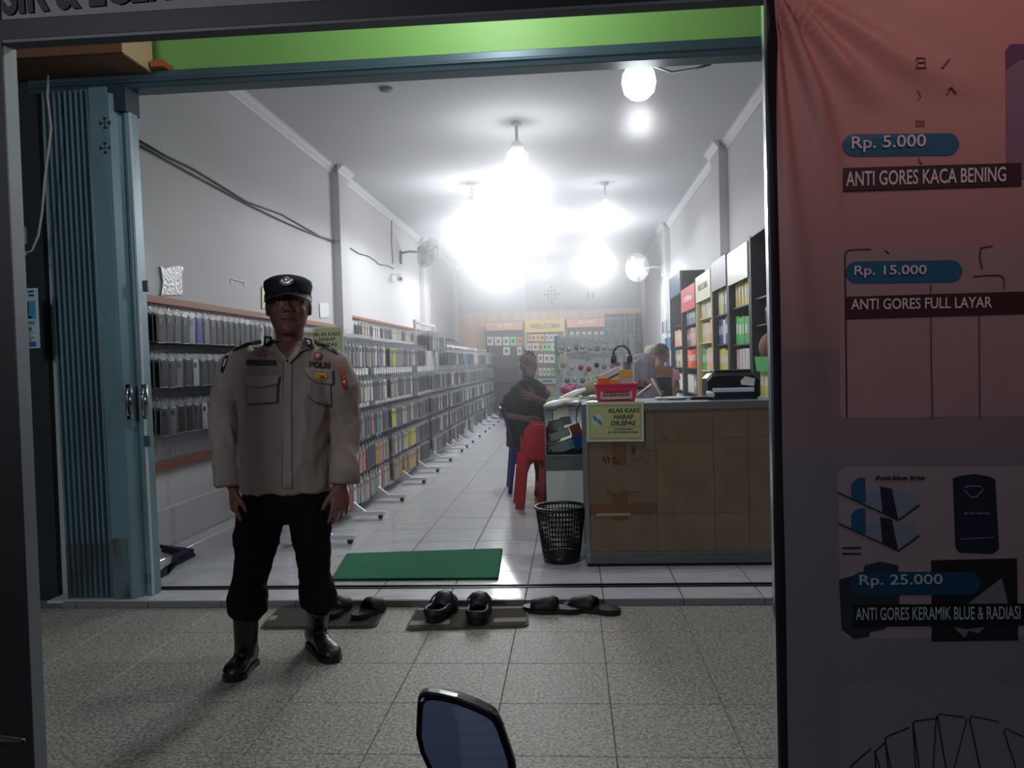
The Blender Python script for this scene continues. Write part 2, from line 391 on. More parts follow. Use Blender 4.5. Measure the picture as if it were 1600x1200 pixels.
# ------------------------------------------------------------------ ceiling lamps
M_cable0 = mat('lamp_cord_grey', (90, 92, 94), .6)
M_bulb = mat('lit_bulb', (255, 255, 255), .5, var=0, emit=14)
def bulb(i, px_, py_, z=3.43, s=1.0, label='', pw=1.0):
    p = atz(px_, py_, z)
    t = thing('ceiling_lamp', label, 'lamp', p, 'lit bulbs under the shop ceiling')
    MB(M_bulb).lathe(p, [(.001, -.075*s), (.03*s, -.07*s), (.052*s, -.05*s), (.06*s, -.015*s), (.055*s, .015*s), (.04*s, .04*s)], 18).build('bulb', parent=t, smooth=True)
    MB(M_white).lathe(p, [(.04*s, .04*s), (.034*s, .07*s), (.02*s, .09*s), (.02*s, .12)], 16).lathe(p, [(.05, ZC-z-.04), (.055, ZC-z-.02), (.055, ZC-z-.001)], 18).tube([p+V((0, 0, .1)), p+V((0, 0, ZC-z-.03))], .008 if z < 3.2 else .016).build('lamp_holder', parent=t, smooth=True)
    bl = bpy.data.lights.new('bulb_light', 'SPOT'); bl.spot_size = PI; bl.spot_blend = .25; bl.energy = BULB_W*pw; bl.color = (.95, .975, 1.0); bl.shadow_soft_size = .06*s
    ob = bpy.data.objects.new('bulb_light', bl); C.objects.link(ob); ob.parent = t; ob.location = (0, 0, -.14*s)
    b2 = bpy.data.lights.new('bulb_side_glow', 'POINT'); b2.energy = BULB_W*pw*.26; b2.color = bl.color; b2.shadow_soft_size = .06*s
    o2 = bpy.data.objects.new('bulb_side_glow', b2); C.objects.link(o2); o2.parent = t; o2.location = (0, 0, -.17*s)
    if i == 0: MB(M_cable0).tube([p+V((0, 0, .10)), aty(1050, 113, 4.6), aty(1085, 108, 4.5), aty(1110, 100, 4.3)], .008, 6).build('lamp_cord', parent=t, smooth=True)
for i, (a, b, s, l) in enumerate([
    (998, 122, 1.7, 'glaring white bulb hanging nearest the shop entrance'),
    (808, 247, 1.9, 'glaring white bulb in the middle of the ceiling, second from the entrance'),
    (738, 328, 1.9, 'glaring white bulb on the phone case side of the ceiling, nearer of two'),
    (777, 388, 2.0, 'glaring white bulb above the far phone case racks, lowest in view'),
    (930, 378, 2.0, 'glaring white bulb deep in the shop toward the side with the white fan'),
    (945, 318, .9, 'smaller lit bulb directly above the large glaring one on the white fan side'),
    (838, 360, .6, 'tiny lit bulb in the middle of the ceiling far back'),
    (850, 411, .6, 'tiny lit bulb just above the back wall')]): bulb(i, a, b, 2.92 if i == 0 else 3.32 if i < 5 else 3.4, s, l, [.24, .66, 1.15, 1.4, 1.5, .3, .25, .3][i])
pd = atz(603, 138, ZC)
MB(mat('detector_grey', (150, 150, 150), .6)).lathe(pd-V((0, 0, .03)), [(.04, 0), (.055, .008), (.06, .03)], 20).build('smoke_detector', smooth=True, label='small round grey fitting on the ceiling near the entrance beam', cat='detector')

# ================================================================== SHUTTER (folded)
ZS = 2.765
sh = thing('folding_shutter', 'blue steel folding shutter pushed open at the left jamb', 'shutter', (-2.6, 4.12, Z0)); sh.rotation_euler = (0, -.011, 0)
nr = 9
xa = aty(92, 500, 4.10).x; xb = aty(168, 500, 4.10).x
for i in range(nr):
    x = xa + (xb-xa)*(i+.5)/nr; w = (xb-xa)/nr
    b = MB(M_shut); yc = 4.10
    b.prism([(x-w*.30, yc+.16, Z0), (x-w*.30, yc-.01, Z0), (x-w*.18, yc-.035, Z0), (x+w*.12, yc-.035, Z0), (x+w*.24, yc-.01, Z0), (x+w*.24, yc+.16, Z0)], (0, 0, ZS-Z0-.01))
    o = b.build('slat', parent=sh, smooth=False)
    MB(M_rust).prism([(x-w*.17, yc-.036, Z0), (x+w*.11, yc-.036, Z0), (x+w*.11, yc-.030, Z0), (x-w*.17, yc-.030, Z0)], (0, 0, .30)).build('rust_patch', parent=sh)
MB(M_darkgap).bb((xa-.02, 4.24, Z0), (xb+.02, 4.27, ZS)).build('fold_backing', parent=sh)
# closing panel with vents
x0 = xb; x1 = aty(196, 500, 4.10).x; x2 = aty(214, 500, 4.13).x; x3 = aty(233, 500, 4.18).x
p = MB(M_shut); p.bb((x0, 4.055, Z0), (x1, 4.075, ZS-.005)); p.build('end_panel', parent=sh, bevel=.004)
MB(M_rust).bb((x0+.01, 4.050, Z0), (x1-.008, 4.056, .36)).build('rust_patch', parent=sh)
p = MB(M_shut); p.prism([(x1, 4.055, Z0), (x1+.01, 4.055, Z0), (x2, 4.13, Z0), (x2, 4.15, Z0), (x1, 4.075, Z0)], (0, 0, ZS-Z0-.04)); p.build('angled_panel', parent=sh)
p = MB(M_shut); p.bb((x2, 4.12, Z0), (x3, 4.20, ZS-.12)); p.tube([((x2+x3)/2, 4.12, Z0), ((x2+x3)/2, 4.12, ZS-.12)], .012, 8); p.build('meeting_post', parent=sh, bevel=.004)
MB(mat('worn_white_edge', (196, 206, 208), .5)).bb((x3-.008, 4.112, Z0), (x3+.003, 4.122, ZS-.13)).build('worn_edge', parent=sh)
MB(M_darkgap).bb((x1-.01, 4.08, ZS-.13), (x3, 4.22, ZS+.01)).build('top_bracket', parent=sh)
for cy_ in (192, 231):
    c = aty(171, cy_, 4.05); v = MB(M_ink)
    for a in range(4):
        d = V((math.cos(a*PI/2), 0, math.sin(a*PI/2))); e = V((-d.z, 0, d.x)); cc = V((c.x, 4.0535, c.z))
        v.prism([cc+d*.010, cc+d*.030+e*.012, cc+d*.030-e*.012], (0, .003, 0))
    v.lathe((c.x, 4.0535, c.z), [(.005, 0), (.005, .003)], 8, axis=(0, -1, 0)); v.build('vent_cutout', parent=sh)
for hx, hy in ((204, 4.055), (228, 4.10)):
    a = aty(hx, 607, hy); b = aty(hx+2, 650, hy); h = MB(M_chrome)
    h.tube([a+V((0, .0, 0)), a+V((.012, -.035, -.01)), a+V((.014, -.042, -.05)), b+V((.008, -.042, .03)), b+V((.006, -.035, .01)), b], .006, 8, round_ends=True)
    h.bb((min(a.x, b.x)-.012, hy-.004, b.z-.02), (max(a.x, b.x)+.02, hy+.004, a.z+.02)); h.build('handle', parent=sh, smooth=True)
for yy in (448, 690, 905):
    c = aty(233, yy, 4.12); MB(M_steel).box(c, (.03, .02, .06)).build('lug', parent=sh, bevel=.003)
# porch details
bx = thing('plywood_box', 'plywood box fixed above the folded shutter under the sign', 'box', (-2.55, 4.0, 2.84))
yf, yb, zb_, xr_ = 3.84, 4.13, 2.845, -2.19
MB(M_ply).bb((xr_-.015, yf, zb_), (xr_, yb, 3.3)).build('side_panel', parent=bx)
MB(M_ply).bb((-2.95, yf, zb_+.06), (xr_-.016, yf+.015, 3.3)).build('front_panel', parent=bx)
MB(M_brown).bb((-2.95, yf-.004, zb_), (xr_-.002, yf+.02, zb_+.06)).build('front_trim', parent=bx)
MB(mat('dark_ply', (128, 98, 74), .8, var=.15)).bb((-2.95, yf+.015, zb_), (xr_-.016, yb, zb_+.012)).build('bottom_panel', parent=bx)
c = aty(251, 103, 4.12); MB(M_orangewood).box(c, (.075, .08, .035)).build('wood_block', bevel=.003, label='small orange wooden block at the foot of the green wall', cat='block')
MB(mat('white_cord', (176, 170, 160), .6)).tube([aty(x, y, 3.95) for x, y in ((76, 118), (74, 150), (80, 200), (76, 235), (70, 280), (66, 330), (60, 368), (50, 392), (38, 396))], .006, 6).build('hanging_cord', smooth=True, label='white cord hanging down the dark porch wall', cat='cord')
# poster
po = thing('wall_poster', 'narrow blue and white poster on the dark porch wall', 'poster', aty(46, 546, 3.9))
a, b = aty(24, 545, 3.9), aty(58, 450, 3.9); L = MB(mat('poster_paper', (176, 206, 214), .6)); L.bb((a.x, 3.9, a.z), (b.x, 3.905, b.z)); L.build('sheet', parent=po)
def flat(mbx, x0, y0, x1, y1, Y, m, th=.002, layer=1):
    p, q = aty(x0, y1, Y), aty(x1, y0, Y); mbx.m(m).bb((p.x, Y-.001*layer-th, p.z), (q.x, Y-.001*layer, q.z))
g = MB()
for (x0, y0, x1, y1, c) in [(26, 453, 41, 500, (70, 150, 190)), (30, 472, 45, 492, (40, 40, 52)), (41, 470, 55, 498, (60, 150, 180)), (30, 494, 50, 498, (176, 176, 90)), (33, 502, 54, 507, (70, 130, 180)), (32, 518, 53, 521, (150, 150, 80)), (32, 526, 53, 530, (150, 150, 80)), (32, 534, 56, 542, (40, 90, 160)), (44, 454, 53, 457, (40, 50, 60)), (45, 460, 53, 463, (40, 50, 60)), (34, 523, 48, 524.5, (40, 50, 60)), (34, 531.5, 50, 533, (40, 50, 60))]:
    flat(g, x0, y0, x1, y1, 3.9, col(c))
g.build('poster_print', parent=po)
g = MB(M_ink); q = aty(35, 517, 3.9); text_fit(g, 'A.2020', (q.x, 3.898, q.z), (1, 0, 0), (0, 0, 1), .052, .018, .02); g.build('lettering', parent=po)
MB(mat('detached_switch', (150, 150, 150), .6)).box(aty(37, 368, 3.95), (.02, .02, .09)).box(aty(38, 396, 3.95), (.025, .02, .02)).build('wall_socket', label='small grey socket at the end of the white cord on the porch wall', cat='socket')

# ================================================================== BANNER FRAME, SIGN, BANNER
YF = 2.0
fr = thing('banner_frame', 'dark steel frame standing around the shop view and carrying the red banner', 'frame', (-.45, YF, -.16))
lt, lb = aty(14, 65, YF), aty(41, 1195, YF)
xL = (lt.x+lb.x)/2
MB(M_frame).bb((xL-.12, YF, -.16), (xL, YF+.006, 2.7)).build('post', parent=fr)
MB(M_framelight).bb((xL-.006, YF+.006, -.16), (xL+.0, YF+.055, 2.12)).build('post_side', parent=fr)
rx = .502
MB(M_frame).bb((rx-.005, YF+.004, -.16), (rx+.03, YF+.035, 2.7)).build('post', parent=fr)
MB(M_chrome).bb((rx-.011, YF+.004, -.16), (rx-.005, YF+.03, 2.7)).build('bright_edge', parent=fr)
zt = aty(200, 49, YF).z
zl, zr = aty(14, 61, YF).z, aty(1190, -9, YF).z; xm = rx-.006
def slanted(m, dz0, dz1, y0, y1, name):
    MB(m).prism([(xL, y0, zl+dz0), (xm, y0, zr+dz0), (xm, y0, zr+dz1), (xL, y0, zl+dz1)], (0, y1-y0, 0)).build(name, parent=fr)
slanted(M_frame, 0, .05, YF, YF+.04, 'crossbar'); slanted(mat('crossbar_edge', (92, 96, 104), .5), -.008, 0, YF+.002, YF+.045, 'crossbar_edge')
sg = thing('shop_sign', 'grey sign board with thick black capital letters above the entrance', 'sign', (-.6, YF, zt+.055))
MB(mat('sign_face', (128, 124, 128), .6, var=.1)).prism([(xL+.002, YF+.002, zl+.052), (xm-.002, YF+.002, zr+.052), (xm-.002, YF+.002, zr+.30), (xL+.002, YF+.002, zl+.30)], (0, .02, 0)).build('board', parent=sg)
g = MB(M_ink)
p0 = aty(2, 17, YF-.006); p1 = aty(360, 17, YF-.006)
text_fit(g, 'SIR & ECERAN', (p0.x, YF-.001, zl+.060), (1, 0, .03), (-.03, 0, 1), .585, .105, .035, .003)
g.build('lettering', parent=sg)
# banner cloth
bn = thing('price_banner', 'large red and grey banner listing screen protector prices', 'banner', (1.1, YF, 0))
BX0, BX1, BZ0, BZ1 = rx+.012, 1.75, -.05, 2.6
corner = V((BX0-.015, 0, 2.17))
def banner_y(x, z):
    dx, dz = x-corner.x, corner.z-z
    r = math.hypot(dx, dz); th = math.atan2(dx, max(dz, 1e-3))
    a = 0
    for t0, amp, wd in ((.08, .022, .04), (.34, .034, .07), (.64, .030, .08), (.95, .020, .08)):
        a += amp*math.exp(-((th-t0)/wd)**2)*math.exp(-(r/.85)**2)*(min(1, r/.12))
    a += (.004*math.sin(z*9+x*4)+ .003*math.sin(x*14))*max(0, 1-dx/.14)
    k = max(0, min(1, (x-(BX0+.10))/.06)) * max(0, min(1, (1.93-z)/.10)); a *= 1-k
    return YF-.004-a
nx, nz = 110, 150
vs = []; fs = []
for i in range(nx+1):
    for j in range(nz+1):
        tx = (i/nx)**1.5; x = BX0+(BX1-BX0)*tx; z = BZ0+(BZ1-BZ0)*j/nz; vs.append((x, banner_y(x, z), z))
for i in range(nx):
    for j in range(nz): a = i*(nz+1)+j; fs.append((a, a+nz+1, a+nz+2, a+1))
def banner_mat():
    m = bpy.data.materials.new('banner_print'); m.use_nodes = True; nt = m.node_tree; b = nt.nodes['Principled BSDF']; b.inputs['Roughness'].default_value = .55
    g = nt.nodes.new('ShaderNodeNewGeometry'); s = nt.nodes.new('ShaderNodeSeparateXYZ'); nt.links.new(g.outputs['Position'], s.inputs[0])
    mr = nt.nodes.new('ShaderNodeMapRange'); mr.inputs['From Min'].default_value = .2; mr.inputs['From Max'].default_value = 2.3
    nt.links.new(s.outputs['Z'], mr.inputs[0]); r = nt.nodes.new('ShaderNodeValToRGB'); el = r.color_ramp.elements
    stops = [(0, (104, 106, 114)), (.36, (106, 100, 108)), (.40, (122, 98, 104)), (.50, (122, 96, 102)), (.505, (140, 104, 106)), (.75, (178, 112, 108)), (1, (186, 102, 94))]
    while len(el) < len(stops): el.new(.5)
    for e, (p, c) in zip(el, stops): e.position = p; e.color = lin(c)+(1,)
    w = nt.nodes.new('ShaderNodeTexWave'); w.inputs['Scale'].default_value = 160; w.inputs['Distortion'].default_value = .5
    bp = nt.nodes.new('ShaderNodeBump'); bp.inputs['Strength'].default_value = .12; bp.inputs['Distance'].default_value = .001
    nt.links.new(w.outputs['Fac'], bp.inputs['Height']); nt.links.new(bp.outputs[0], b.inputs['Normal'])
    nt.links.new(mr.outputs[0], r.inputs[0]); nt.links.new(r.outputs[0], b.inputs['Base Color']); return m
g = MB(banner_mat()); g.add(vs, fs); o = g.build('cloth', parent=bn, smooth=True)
sol = o.modifiers.new('thick', 'SOLIDIFY'); sol.thickness = .002; sol.offset = 1
YP = YF-.012
def bpt(px_, py_): p = aty(px_, py_, YP); return V((p.x, banner_y(p.x, p.z)-.0015, p.z))
def bpoly(name, pts, m, off=0, th=.0012, label=None):
    q = [bpt(*p) - V((0, off, 0)) for p in pts]; MB(m).prism(q, (0, -th, 0)).build(name, parent=bn, label=label)
def bline(mbx, pts, r=.0018, off=.002): mbx.tube([bpt(*p)-V((0, off, 0)) for p in pts], r, 5)
def arc(cx, cy, rx_, ry_, a0, a1, n=8): return [(cx+rx_*math.cos(math.radians(a0+(a1-a0)*i/n)), cy+ry_*math.sin(math.radians(a0+(a1-a0)*i/n))) for i in range(n+1)]
M_pill = col((32, 76, 106)); M_strip = col((58, 20, 28)); M_btxt = col((206, 176, 180)); M_btxt2 = col((150, 160, 172)); M_line = col((66, 28, 40))
M_bpanel = mat('banner_panel', (132, 116, 122), .6, var=.03)
def pill(x0, y0, x1, y1, tilt=-.012):
    r = (y1-y0)/2; cy = (y0+y1)/2
    pts = arc(x1-r, cy, r, r, -90, 90) + arc(x0+r, cy, r, r, 90, 270); cx = (x0+x1)/2
    bpoly('price_pill', [(x, y+(x-cx)*tilt) for x, y in pts], M_pill, .0012)
def strip(x0, y0, x1, y1, tilt=-.03):
    cx = (x0+x1)/2; bpoly('name_strip', [(x, y+(x-cx)*tilt) for x, y in ((x0, y0), (x1, y0), (x1, y1), (x0, y1))], M_strip, .0026)
def btext(s, x0, yb_, x1, yt_, m, tilt=-.03, bold=.01, off=.0075):
    a = aty(x0, yb_, YP); b = aty(x1, yb_+(x1-x0)*tilt, YP); c = aty(x0, yt_, YP)
    ux = (b-a); w = ux.length; ux.normalize(); ux = V((ux.x, 0, ux.z)); g = MB(m)
    text_fit(g, s, (a.x, YF-.004, a.z), ux, (-ux.z, 0, ux.x), w, (c-a).length, bold, .0005, project=lambda p: V((p.x, banner_y(p.x, p.z)-off, p.z))); g.build('lettering', parent=bn)
# panels (rounded picture areas)
bpoly('picture_panel', arc(1325, 397, 12, 12, 180, 270)+[(1640, 385), (1640, 650)]+arc(1325, 642, 12, 12, 90, 180), col((150, 112, 114)), 0)
bpoly('picture_panel', arc(1328, 748, 18, 18, 180, 270)+[(1640, 728), (1640, 996)]+arc(1335, 985, 20, 15, 90, 180), M_bpanel, 0)
bpoly('picture_panel', arc(1325, 1086, 14, 14, 180, 270)+[(1640, 1068), (1640, 1260), (1311, 1260)], col((112, 108, 114)), 0)
pill(1317, 208, 1500, 243); strip(1318, 258, 1597, 294)
btext('Rp. 5.000', 1331, 238, 1447, 213, M_btxt); btext('ANTI GORES KACA BENING', 1322, 291, 1572, 268, M_btxt)
pill(1322, 407, 1505, 442); strip(1322, 459, 1620, 494)
btext('Rp. 15.000', 1335, 434, 1448, 415, M_btxt, -.01); btext('ANTI GORES FULL LAYAR', 1330, 484, 1550, 467, M_btxt, -.015)
btext('Rp. 25.000', 1343, 919, 1473, 898, M_btxt2, -.01, .01, .0085); btext('ANTI GORES KERAMIK BLUE & RADIASI', 1337, 969, 1594, 949, M_btxt2, -.008, .005, .0095)
pts = arc(1560, 912, 18, 18, -90, 90)+arc(1348, 912, 18, 18, 90, 270)
bpoly('price_pill', [(x if x < 1500 else x-45, y) for x, y in pts], col((16, 54, 84)), .0034)
bpoly('name_strip', [(1334, 945), (1640, 943), (1640, 977), (1334, 979)], col((14, 12, 16)), .0046)
# phone outline drawings
g = MB(M_line)
bline(g, [(1362, 389)]+arc(1331, 400, 10, 10, 270, 180)+[(1322, 480), (1323, 560), (1324, 652)])
bline(g, [(1455, 444), (1456, 560), (1458, 653)]); bline(g, [(1531, 490), (1532, 653)])
bline(g, [(1552, 384), (1534, 387), (1532, 402), (1536, 420)]); bline(g, [(1522, 432), (1545, 430)]+arc(1560, 438, 10, 8, 270, 360)+[(1570, 450)])
bline(g, [(1384, 391), (1390, 396)])
g.build('outline_drawing', parent=bn)
g = MB(col((120, 50, 56)))
bline(g, [(1429, 93), (1443, 92), (1444, 108), (1430, 108), (1429, 93)]); bline(g, [(1432, 100), (1442, 100)]); bline(g, [(1471, 107), (1484, 92)], .003)
bline(g, [(1434, 140), (1440, 150), (1436, 156)], .0012); bline(g, [(1482, 140), (1486, 137), (1494, 146)], .0025); bline(g, [(1484, 138), (1480, 148)], .002)
for i in range(3):
    for j in range(2):
        a = bpt(1434+i*5, 189+j*6); g.box(a-V((0, .002, 0)), (.005, .001, .006))
g.tube([bpt(1437, 246), bpt(1438, 253), bpt(1442, 255)], .003, 5); g.build('icon_drawing', parent=bn, kind='stuff')
bpoly('phone_picture', arc(1583, 80, 10, 12, 180, 270)+[(1640, 66), (1640, 276), (1574, 280)], col((126, 84, 100)), .001)
bpoly('phone_picture', [(1573, 108), (1573, 80), (1580, 68), (1640, 66), (1640, 86), (1595, 92)], col((96, 40, 76)), .002)
# anti-blue light pictures
btext('Anti-blue light', 1367, 752, 1445, 743, col((30, 30, 40)), 0, .02)
def devices(dy):
    bpoly('picture_blue', [(1331, 756+dy), (1341, 747+dy), (1352, 747+dy), (1354, 786+dy), (1331, 782+dy)], col((28, 70, 100)), .002)
    bpoly('picture_slate', [(1314, 772+dy), (1404, 812+dy), (1436, 788+dy), (1430, 770+dy), (1400, 766+dy), (1345, 768+dy)], col((110, 116, 132)), .001)
    bpoly('picture_dark', [(1376, 760+dy), (1394, 764+dy), (1404, 812+dy), (1380, 803+dy)], col((30, 26, 44)), .0025)
    g = MB(M_ink); bline(g, [(1310, 770+dy), (1404, 813+dy), (1437, 789+dy)], .002, .004); g.build('picture_outline', parent=bn)
devices(0); devices(48)
g = MB(col((40, 40, 50))); 
for y_ in (857, 866): a = bpt(1326, y_); g.box(a+V((.008, -.002, 0)), (.045, .001, .005))
g.build('small_print', parent=bn)
bpoly('phone_picture', [(1490, 748), (1500, 744), (1524, 741), (1548, 745), (1556, 750), (1562, 858), (1552, 866), (1500, 864), (1494, 856)], col((24, 26, 40)), .002)
btext('anti-blue', 1507, 804, 1546, 799, col((110, 120, 140)), 0, .0)
g = MB(col((110, 120, 140))); bline(g, [(1508, 762), (1515, 760), (1532, 760), (1538, 765), (1526, 777), (1518, 777), (1508, 766)], .0012, .004); bline(g, [(1502, 843), (1554, 840)], .0008, .004); g.build('picture_outline', parent=bn)
bpoly('phone_picture', [(1312, 906), (1328, 902), (1350, 895), (1352, 884), (1376, 878), (1404, 884), (1406, 940), (1402, 970), (1380, 985), (1360, 988), (1358, 996), (1335, 999), (1316, 985)], col((34, 40, 46)), .002)
bpoly('picture_box', [(1456, 876), (1590, 873), (1592, 1001), (1457, 1003)], col((22, 20, 28)), .002)
bpoly('picture_flash', [(1512, 945), (1566, 904), (1576, 944)], col((104, 100, 112)), .0034)
bpoly('picture_flash', [(1492, 980), (1510, 984), (1540, 980), (1530, 990), (1515, 986), (1508, 997), (1496, 986)], col((96, 96, 106)), .0034)
g = MB(M_ink)
for i, (ax, ay, bx_, by_) in enumerate([(1330, 1196, 1362, 1171), (1368, 1173, 1384, 1162), (1384, 1152, 1422, 1138), (1428, 1128, 1462, 1124), (1466, 1117, 1508, 1122), (1516, 1120, 1562, 1129), (1570, 1140, 1600, 1152)]):
    bline(g, [(ax-2+i*5-8*(3-i)*.0, 1230), (ax, ay+4), (ax+3, ay), (bx_, by_)], .0016)
for p, q in (((1384, 1158), (1398, 1225)), ((1427, 1130), (1433, 1225)), ((1464, 1120), (1458, 1225)), ((1512, 1124), (1486, 1225)), ((1368, 1175), (1382, 1225))): bline(g, [p, q], .0016)
g.build('outline_drawing', parent=bn)

# ================================================================== LEFT WALL: grid, cables, fan, camera, papers
def wx(px_, py_, off=.012): return atx(px_, py_, XL+off)
M_cable = mat('dark_cable', (84, 84, 86), .6, var=.05)
MB(M_cable).tube([wx(x, y) for x, y in ((216, 219), (262, 245), (300, 263), (345, 290), (385, 315), (410, 324), (440, 335), (470, 352), (500, 369), (526, 377))], .008, 6).build('wall_cable', smooth=True, label='upper of two dark cables sloping along the left wall above the police officer', cat='cable')
MB(M_cable).tube([wx(x, y, .018) for x, y in ((216, 226), (262, 251), (300, 272), (345, 296), (385, 318), (430, 340), (470, 358), (500, 370), (526, 379))], .007, 6).build('wall_cable', smooth=True, label='lower of two dark cables sloping along the left wall above the police officer', cat='cable')
MB(M_cable).tube([wx(x, y, .11 if x < 535 else .012) for x, y in ((528, 376), (536, 377), (548, 388), (560, 396), (575, 400), (585, 406), (592, 413), (606, 415), (615, 420))], .008, 6).build('wall_cable', smooth=True, label='dark wavy cable running from the first pillar to the wall camera', cat='cable')
MB(M_cable).tube([wx(x, y, .012) for x, y in ((612, 343), (612, 380), (614, 412))], .009, 6).build('wall_cable', label='thin upright conduit from ceiling moulding to the black fan', cat='cable')
def wall_fan(loc, dirx, fmat, label, s=1.0, aimv=None):
    t = thing('wall_fan', label, 'fan', loc)
    p = V(loc)
    MB(fmat).box(p+V((dirx*.015, 0, 0)), (.03, .09, .22)).build('wall_plate', parent=t, bevel=.006)
    MB(fmat).tube([p+V((dirx*.03, 0, .07)), p+V((dirx*.16, 0, .09)), p+V((dirx*.3*s, -.02, .07))], .022, 10).build('arm', parent=t, smooth=True)
    h = p+V((dirx*.33*s, -.02, .09)); ax = V(aimv).normalized()
    MB(fmat).ell(h-ax*.06, .07, .07, .07).tube([h-ax*.06, h+ax*.06], [.065, .05], 14).build('motor', parent=t, smooth=True)
    c = h+ax*.1; R_ = .205*s; x, y = frame_from(ax); g = MB(fmat)
    for k in range(44):
        a = 2*PI*k/44; d = x*math.cos(a)+y*math.sin(a)
        g.tube([c-ax*.05+d*.04, c-ax*.045+d*R_*.7, c+d*R_, c+ax*.05+d*R_*.7, c+ax*.06+d*.04], .0034, 4)
    for rr, dz in ((R_, 0), (R_*.7, .05), (R_*.7, -.045)):
        g.tube([c+ax*dz+(x*math.cos(2*PI*k/32)+y*math.sin(2*PI*k/32))*rr for k in range(33)], .0035, 5)
    g.build('cage', parent=t, kind='stuff')
    for k in range(5):
        a = 2*PI*k/5; d = x*math.cos(a)+y*math.sin(a); e = ax.cross(d)
        MB(fmat).add([c+d*.03-e*.02-ax*.012, c+d*.03+e*.02+ax*.012, c+d*R_*.6+e*.075+ax*.018, c+d*R_*.88+e*.03+ax*.008, c+d*R_*.85-e*.03-ax*.012], [(0, 1, 2, 3, 4)]).build('blade', parent=t)
    MB(fmat).lathe(c, [(.04, -.02), (.04, .03), (.02, .045)], 14, axis=ax).build('hub', parent=t, smooth=True)
    return t
fl = wx(625, 402, .0)
wall_fan((XL, fl.y, fl.z), 1, mat('fan_black', (40, 41, 45), .4), 'black wall fan on the left wall above the phone case racks', 1.25, aimv=(.80, -.42, -.45))
fr_ = atx(1030, 432, XR-.1)
wall_fan((XR-.1, 14.85, 2.86), -1, mat('fan_white', (214, 214, 212), .4), 'white wall fan on the pillar of the shelf side wall', 1.25, aimv=(-.8, -1, -.15))
c = wx(612, 432, .0); t = thing('security_camera', 'small white security camera below the black wall fan', 'camera', c)
MB(M_white).box(c+V((.012, 0, -.02)), (.024, .11, .13)).tube([c+V((.02, 0, .03)), c+V((.12, 0, .03)), c+V((.13, 0, 0))], .014, 8).build('mount', parent=t)
MB(M_white).ell(c+V((.14, 0, -.03)), .06, .06, .06).build('dome', parent=t, smooth=True)
MB(M_black).ell(c+V((.155, -.045, -.045)), .028, .028, .028).build('lens', parent=t, smooth=True)
# papers / bag on wall
def wall_sheet(name, pts, m, label, cat, th=.004, off=.006):
    q = [atx(x, y, XL+off) for x, y in pts]; MB(m).prism(q, (th, 0, 0)).build(name, label=label, cat=cat)
wall_sheet('plastic_bag', [(249, 416), (256, 419), (276, 415), (285, 418), (282, 432), (284, 460), (250, 462), (253, 440)], mat('bag_film', (164, 165, 168), .25, var=.15, vs=25, bump=.6, bs=40), 'clear plastic bag taped on the left wall beside the shutter', 'bag', .01)
t = thing('tape_mark', 'pale strips of old tape left on the wall by the police cap', 'tape', wx(372, 440))
for a, b in (((361, 436), (383, 441)), ((362, 436), (362, 443)), ((383, 441), (383, 448))):
    MB(M_white).bar(wx(*a, .006), wx(*b, .006), .012, .003).build('tape_strip', parent=t)
wall_sheet('paper_note', [(409, 447), (424, 449), (424, 484), (409, 482)], M_yellow, 'yellow paper on the wall half hidden behind the police cap', 'paper')
wall_sheet('paper_note', [(499, 474), (513, 473), (514, 496), (500, 497)], M_white, 'small white paper on the wall above the yellow notice board', 'paper')

# ---- wall grid with hanging phone cases
M_rail = ramp_mat('dashed_brown_rail', 'wave', 9, [(.45, (148, 92, 66)), (.55, (58, 44, 40))], .6, stretch=(0, 1, 0), dist=0)
GY0, GY1 = 4.5, 9.35
def pt_on_wall(px_, py_): return wx(px_, py_, .02)
top = (pt_on_wall(236, 467).z + pt_on_wall(520, 515).z)/2; bot = pt_on_wall(250, 738).z
GZT, GZB = 1.715, .60
wg = thing('wall_grid', 'white wire grid on the left wall between two brown rails', 'grid', (XL+.03, (GY0+GY1)/2, GZB))
g = MB(M_whitemetal)
for k in range(int((GY1-GY0)/.06)+1): g.bar((XL+.03, GY0+.06*k, GZB), (XL+.03, GY0+.06*k, GZT), .004)
for k in range(int((GZT-GZB)/.06)+1): g.bar((XL+.034, GY0, GZB+.06*k), (XL+.034, GY1, GZB+.06*k), .004)
g.build('grid_wires', parent=wg, kind='stuff')
for z in (GZB-.02, GZT+.0):
    MB(M_rail).bb((XL+.012, GY0, z), (XL+.05, GY1, z+.05)).build('rail', parent=wg, bevel=.004)
wallrows = [1.675, 1.38, 1.07]
for z in wallrows: MB(M_blackmetal).bb((XL+.04, GY0, z-.24), (XL+.07, GY1, z-.215)).build('hook_or_shade_bar', parent=wg)  # black bars standing in for the shade beneath each row of cases

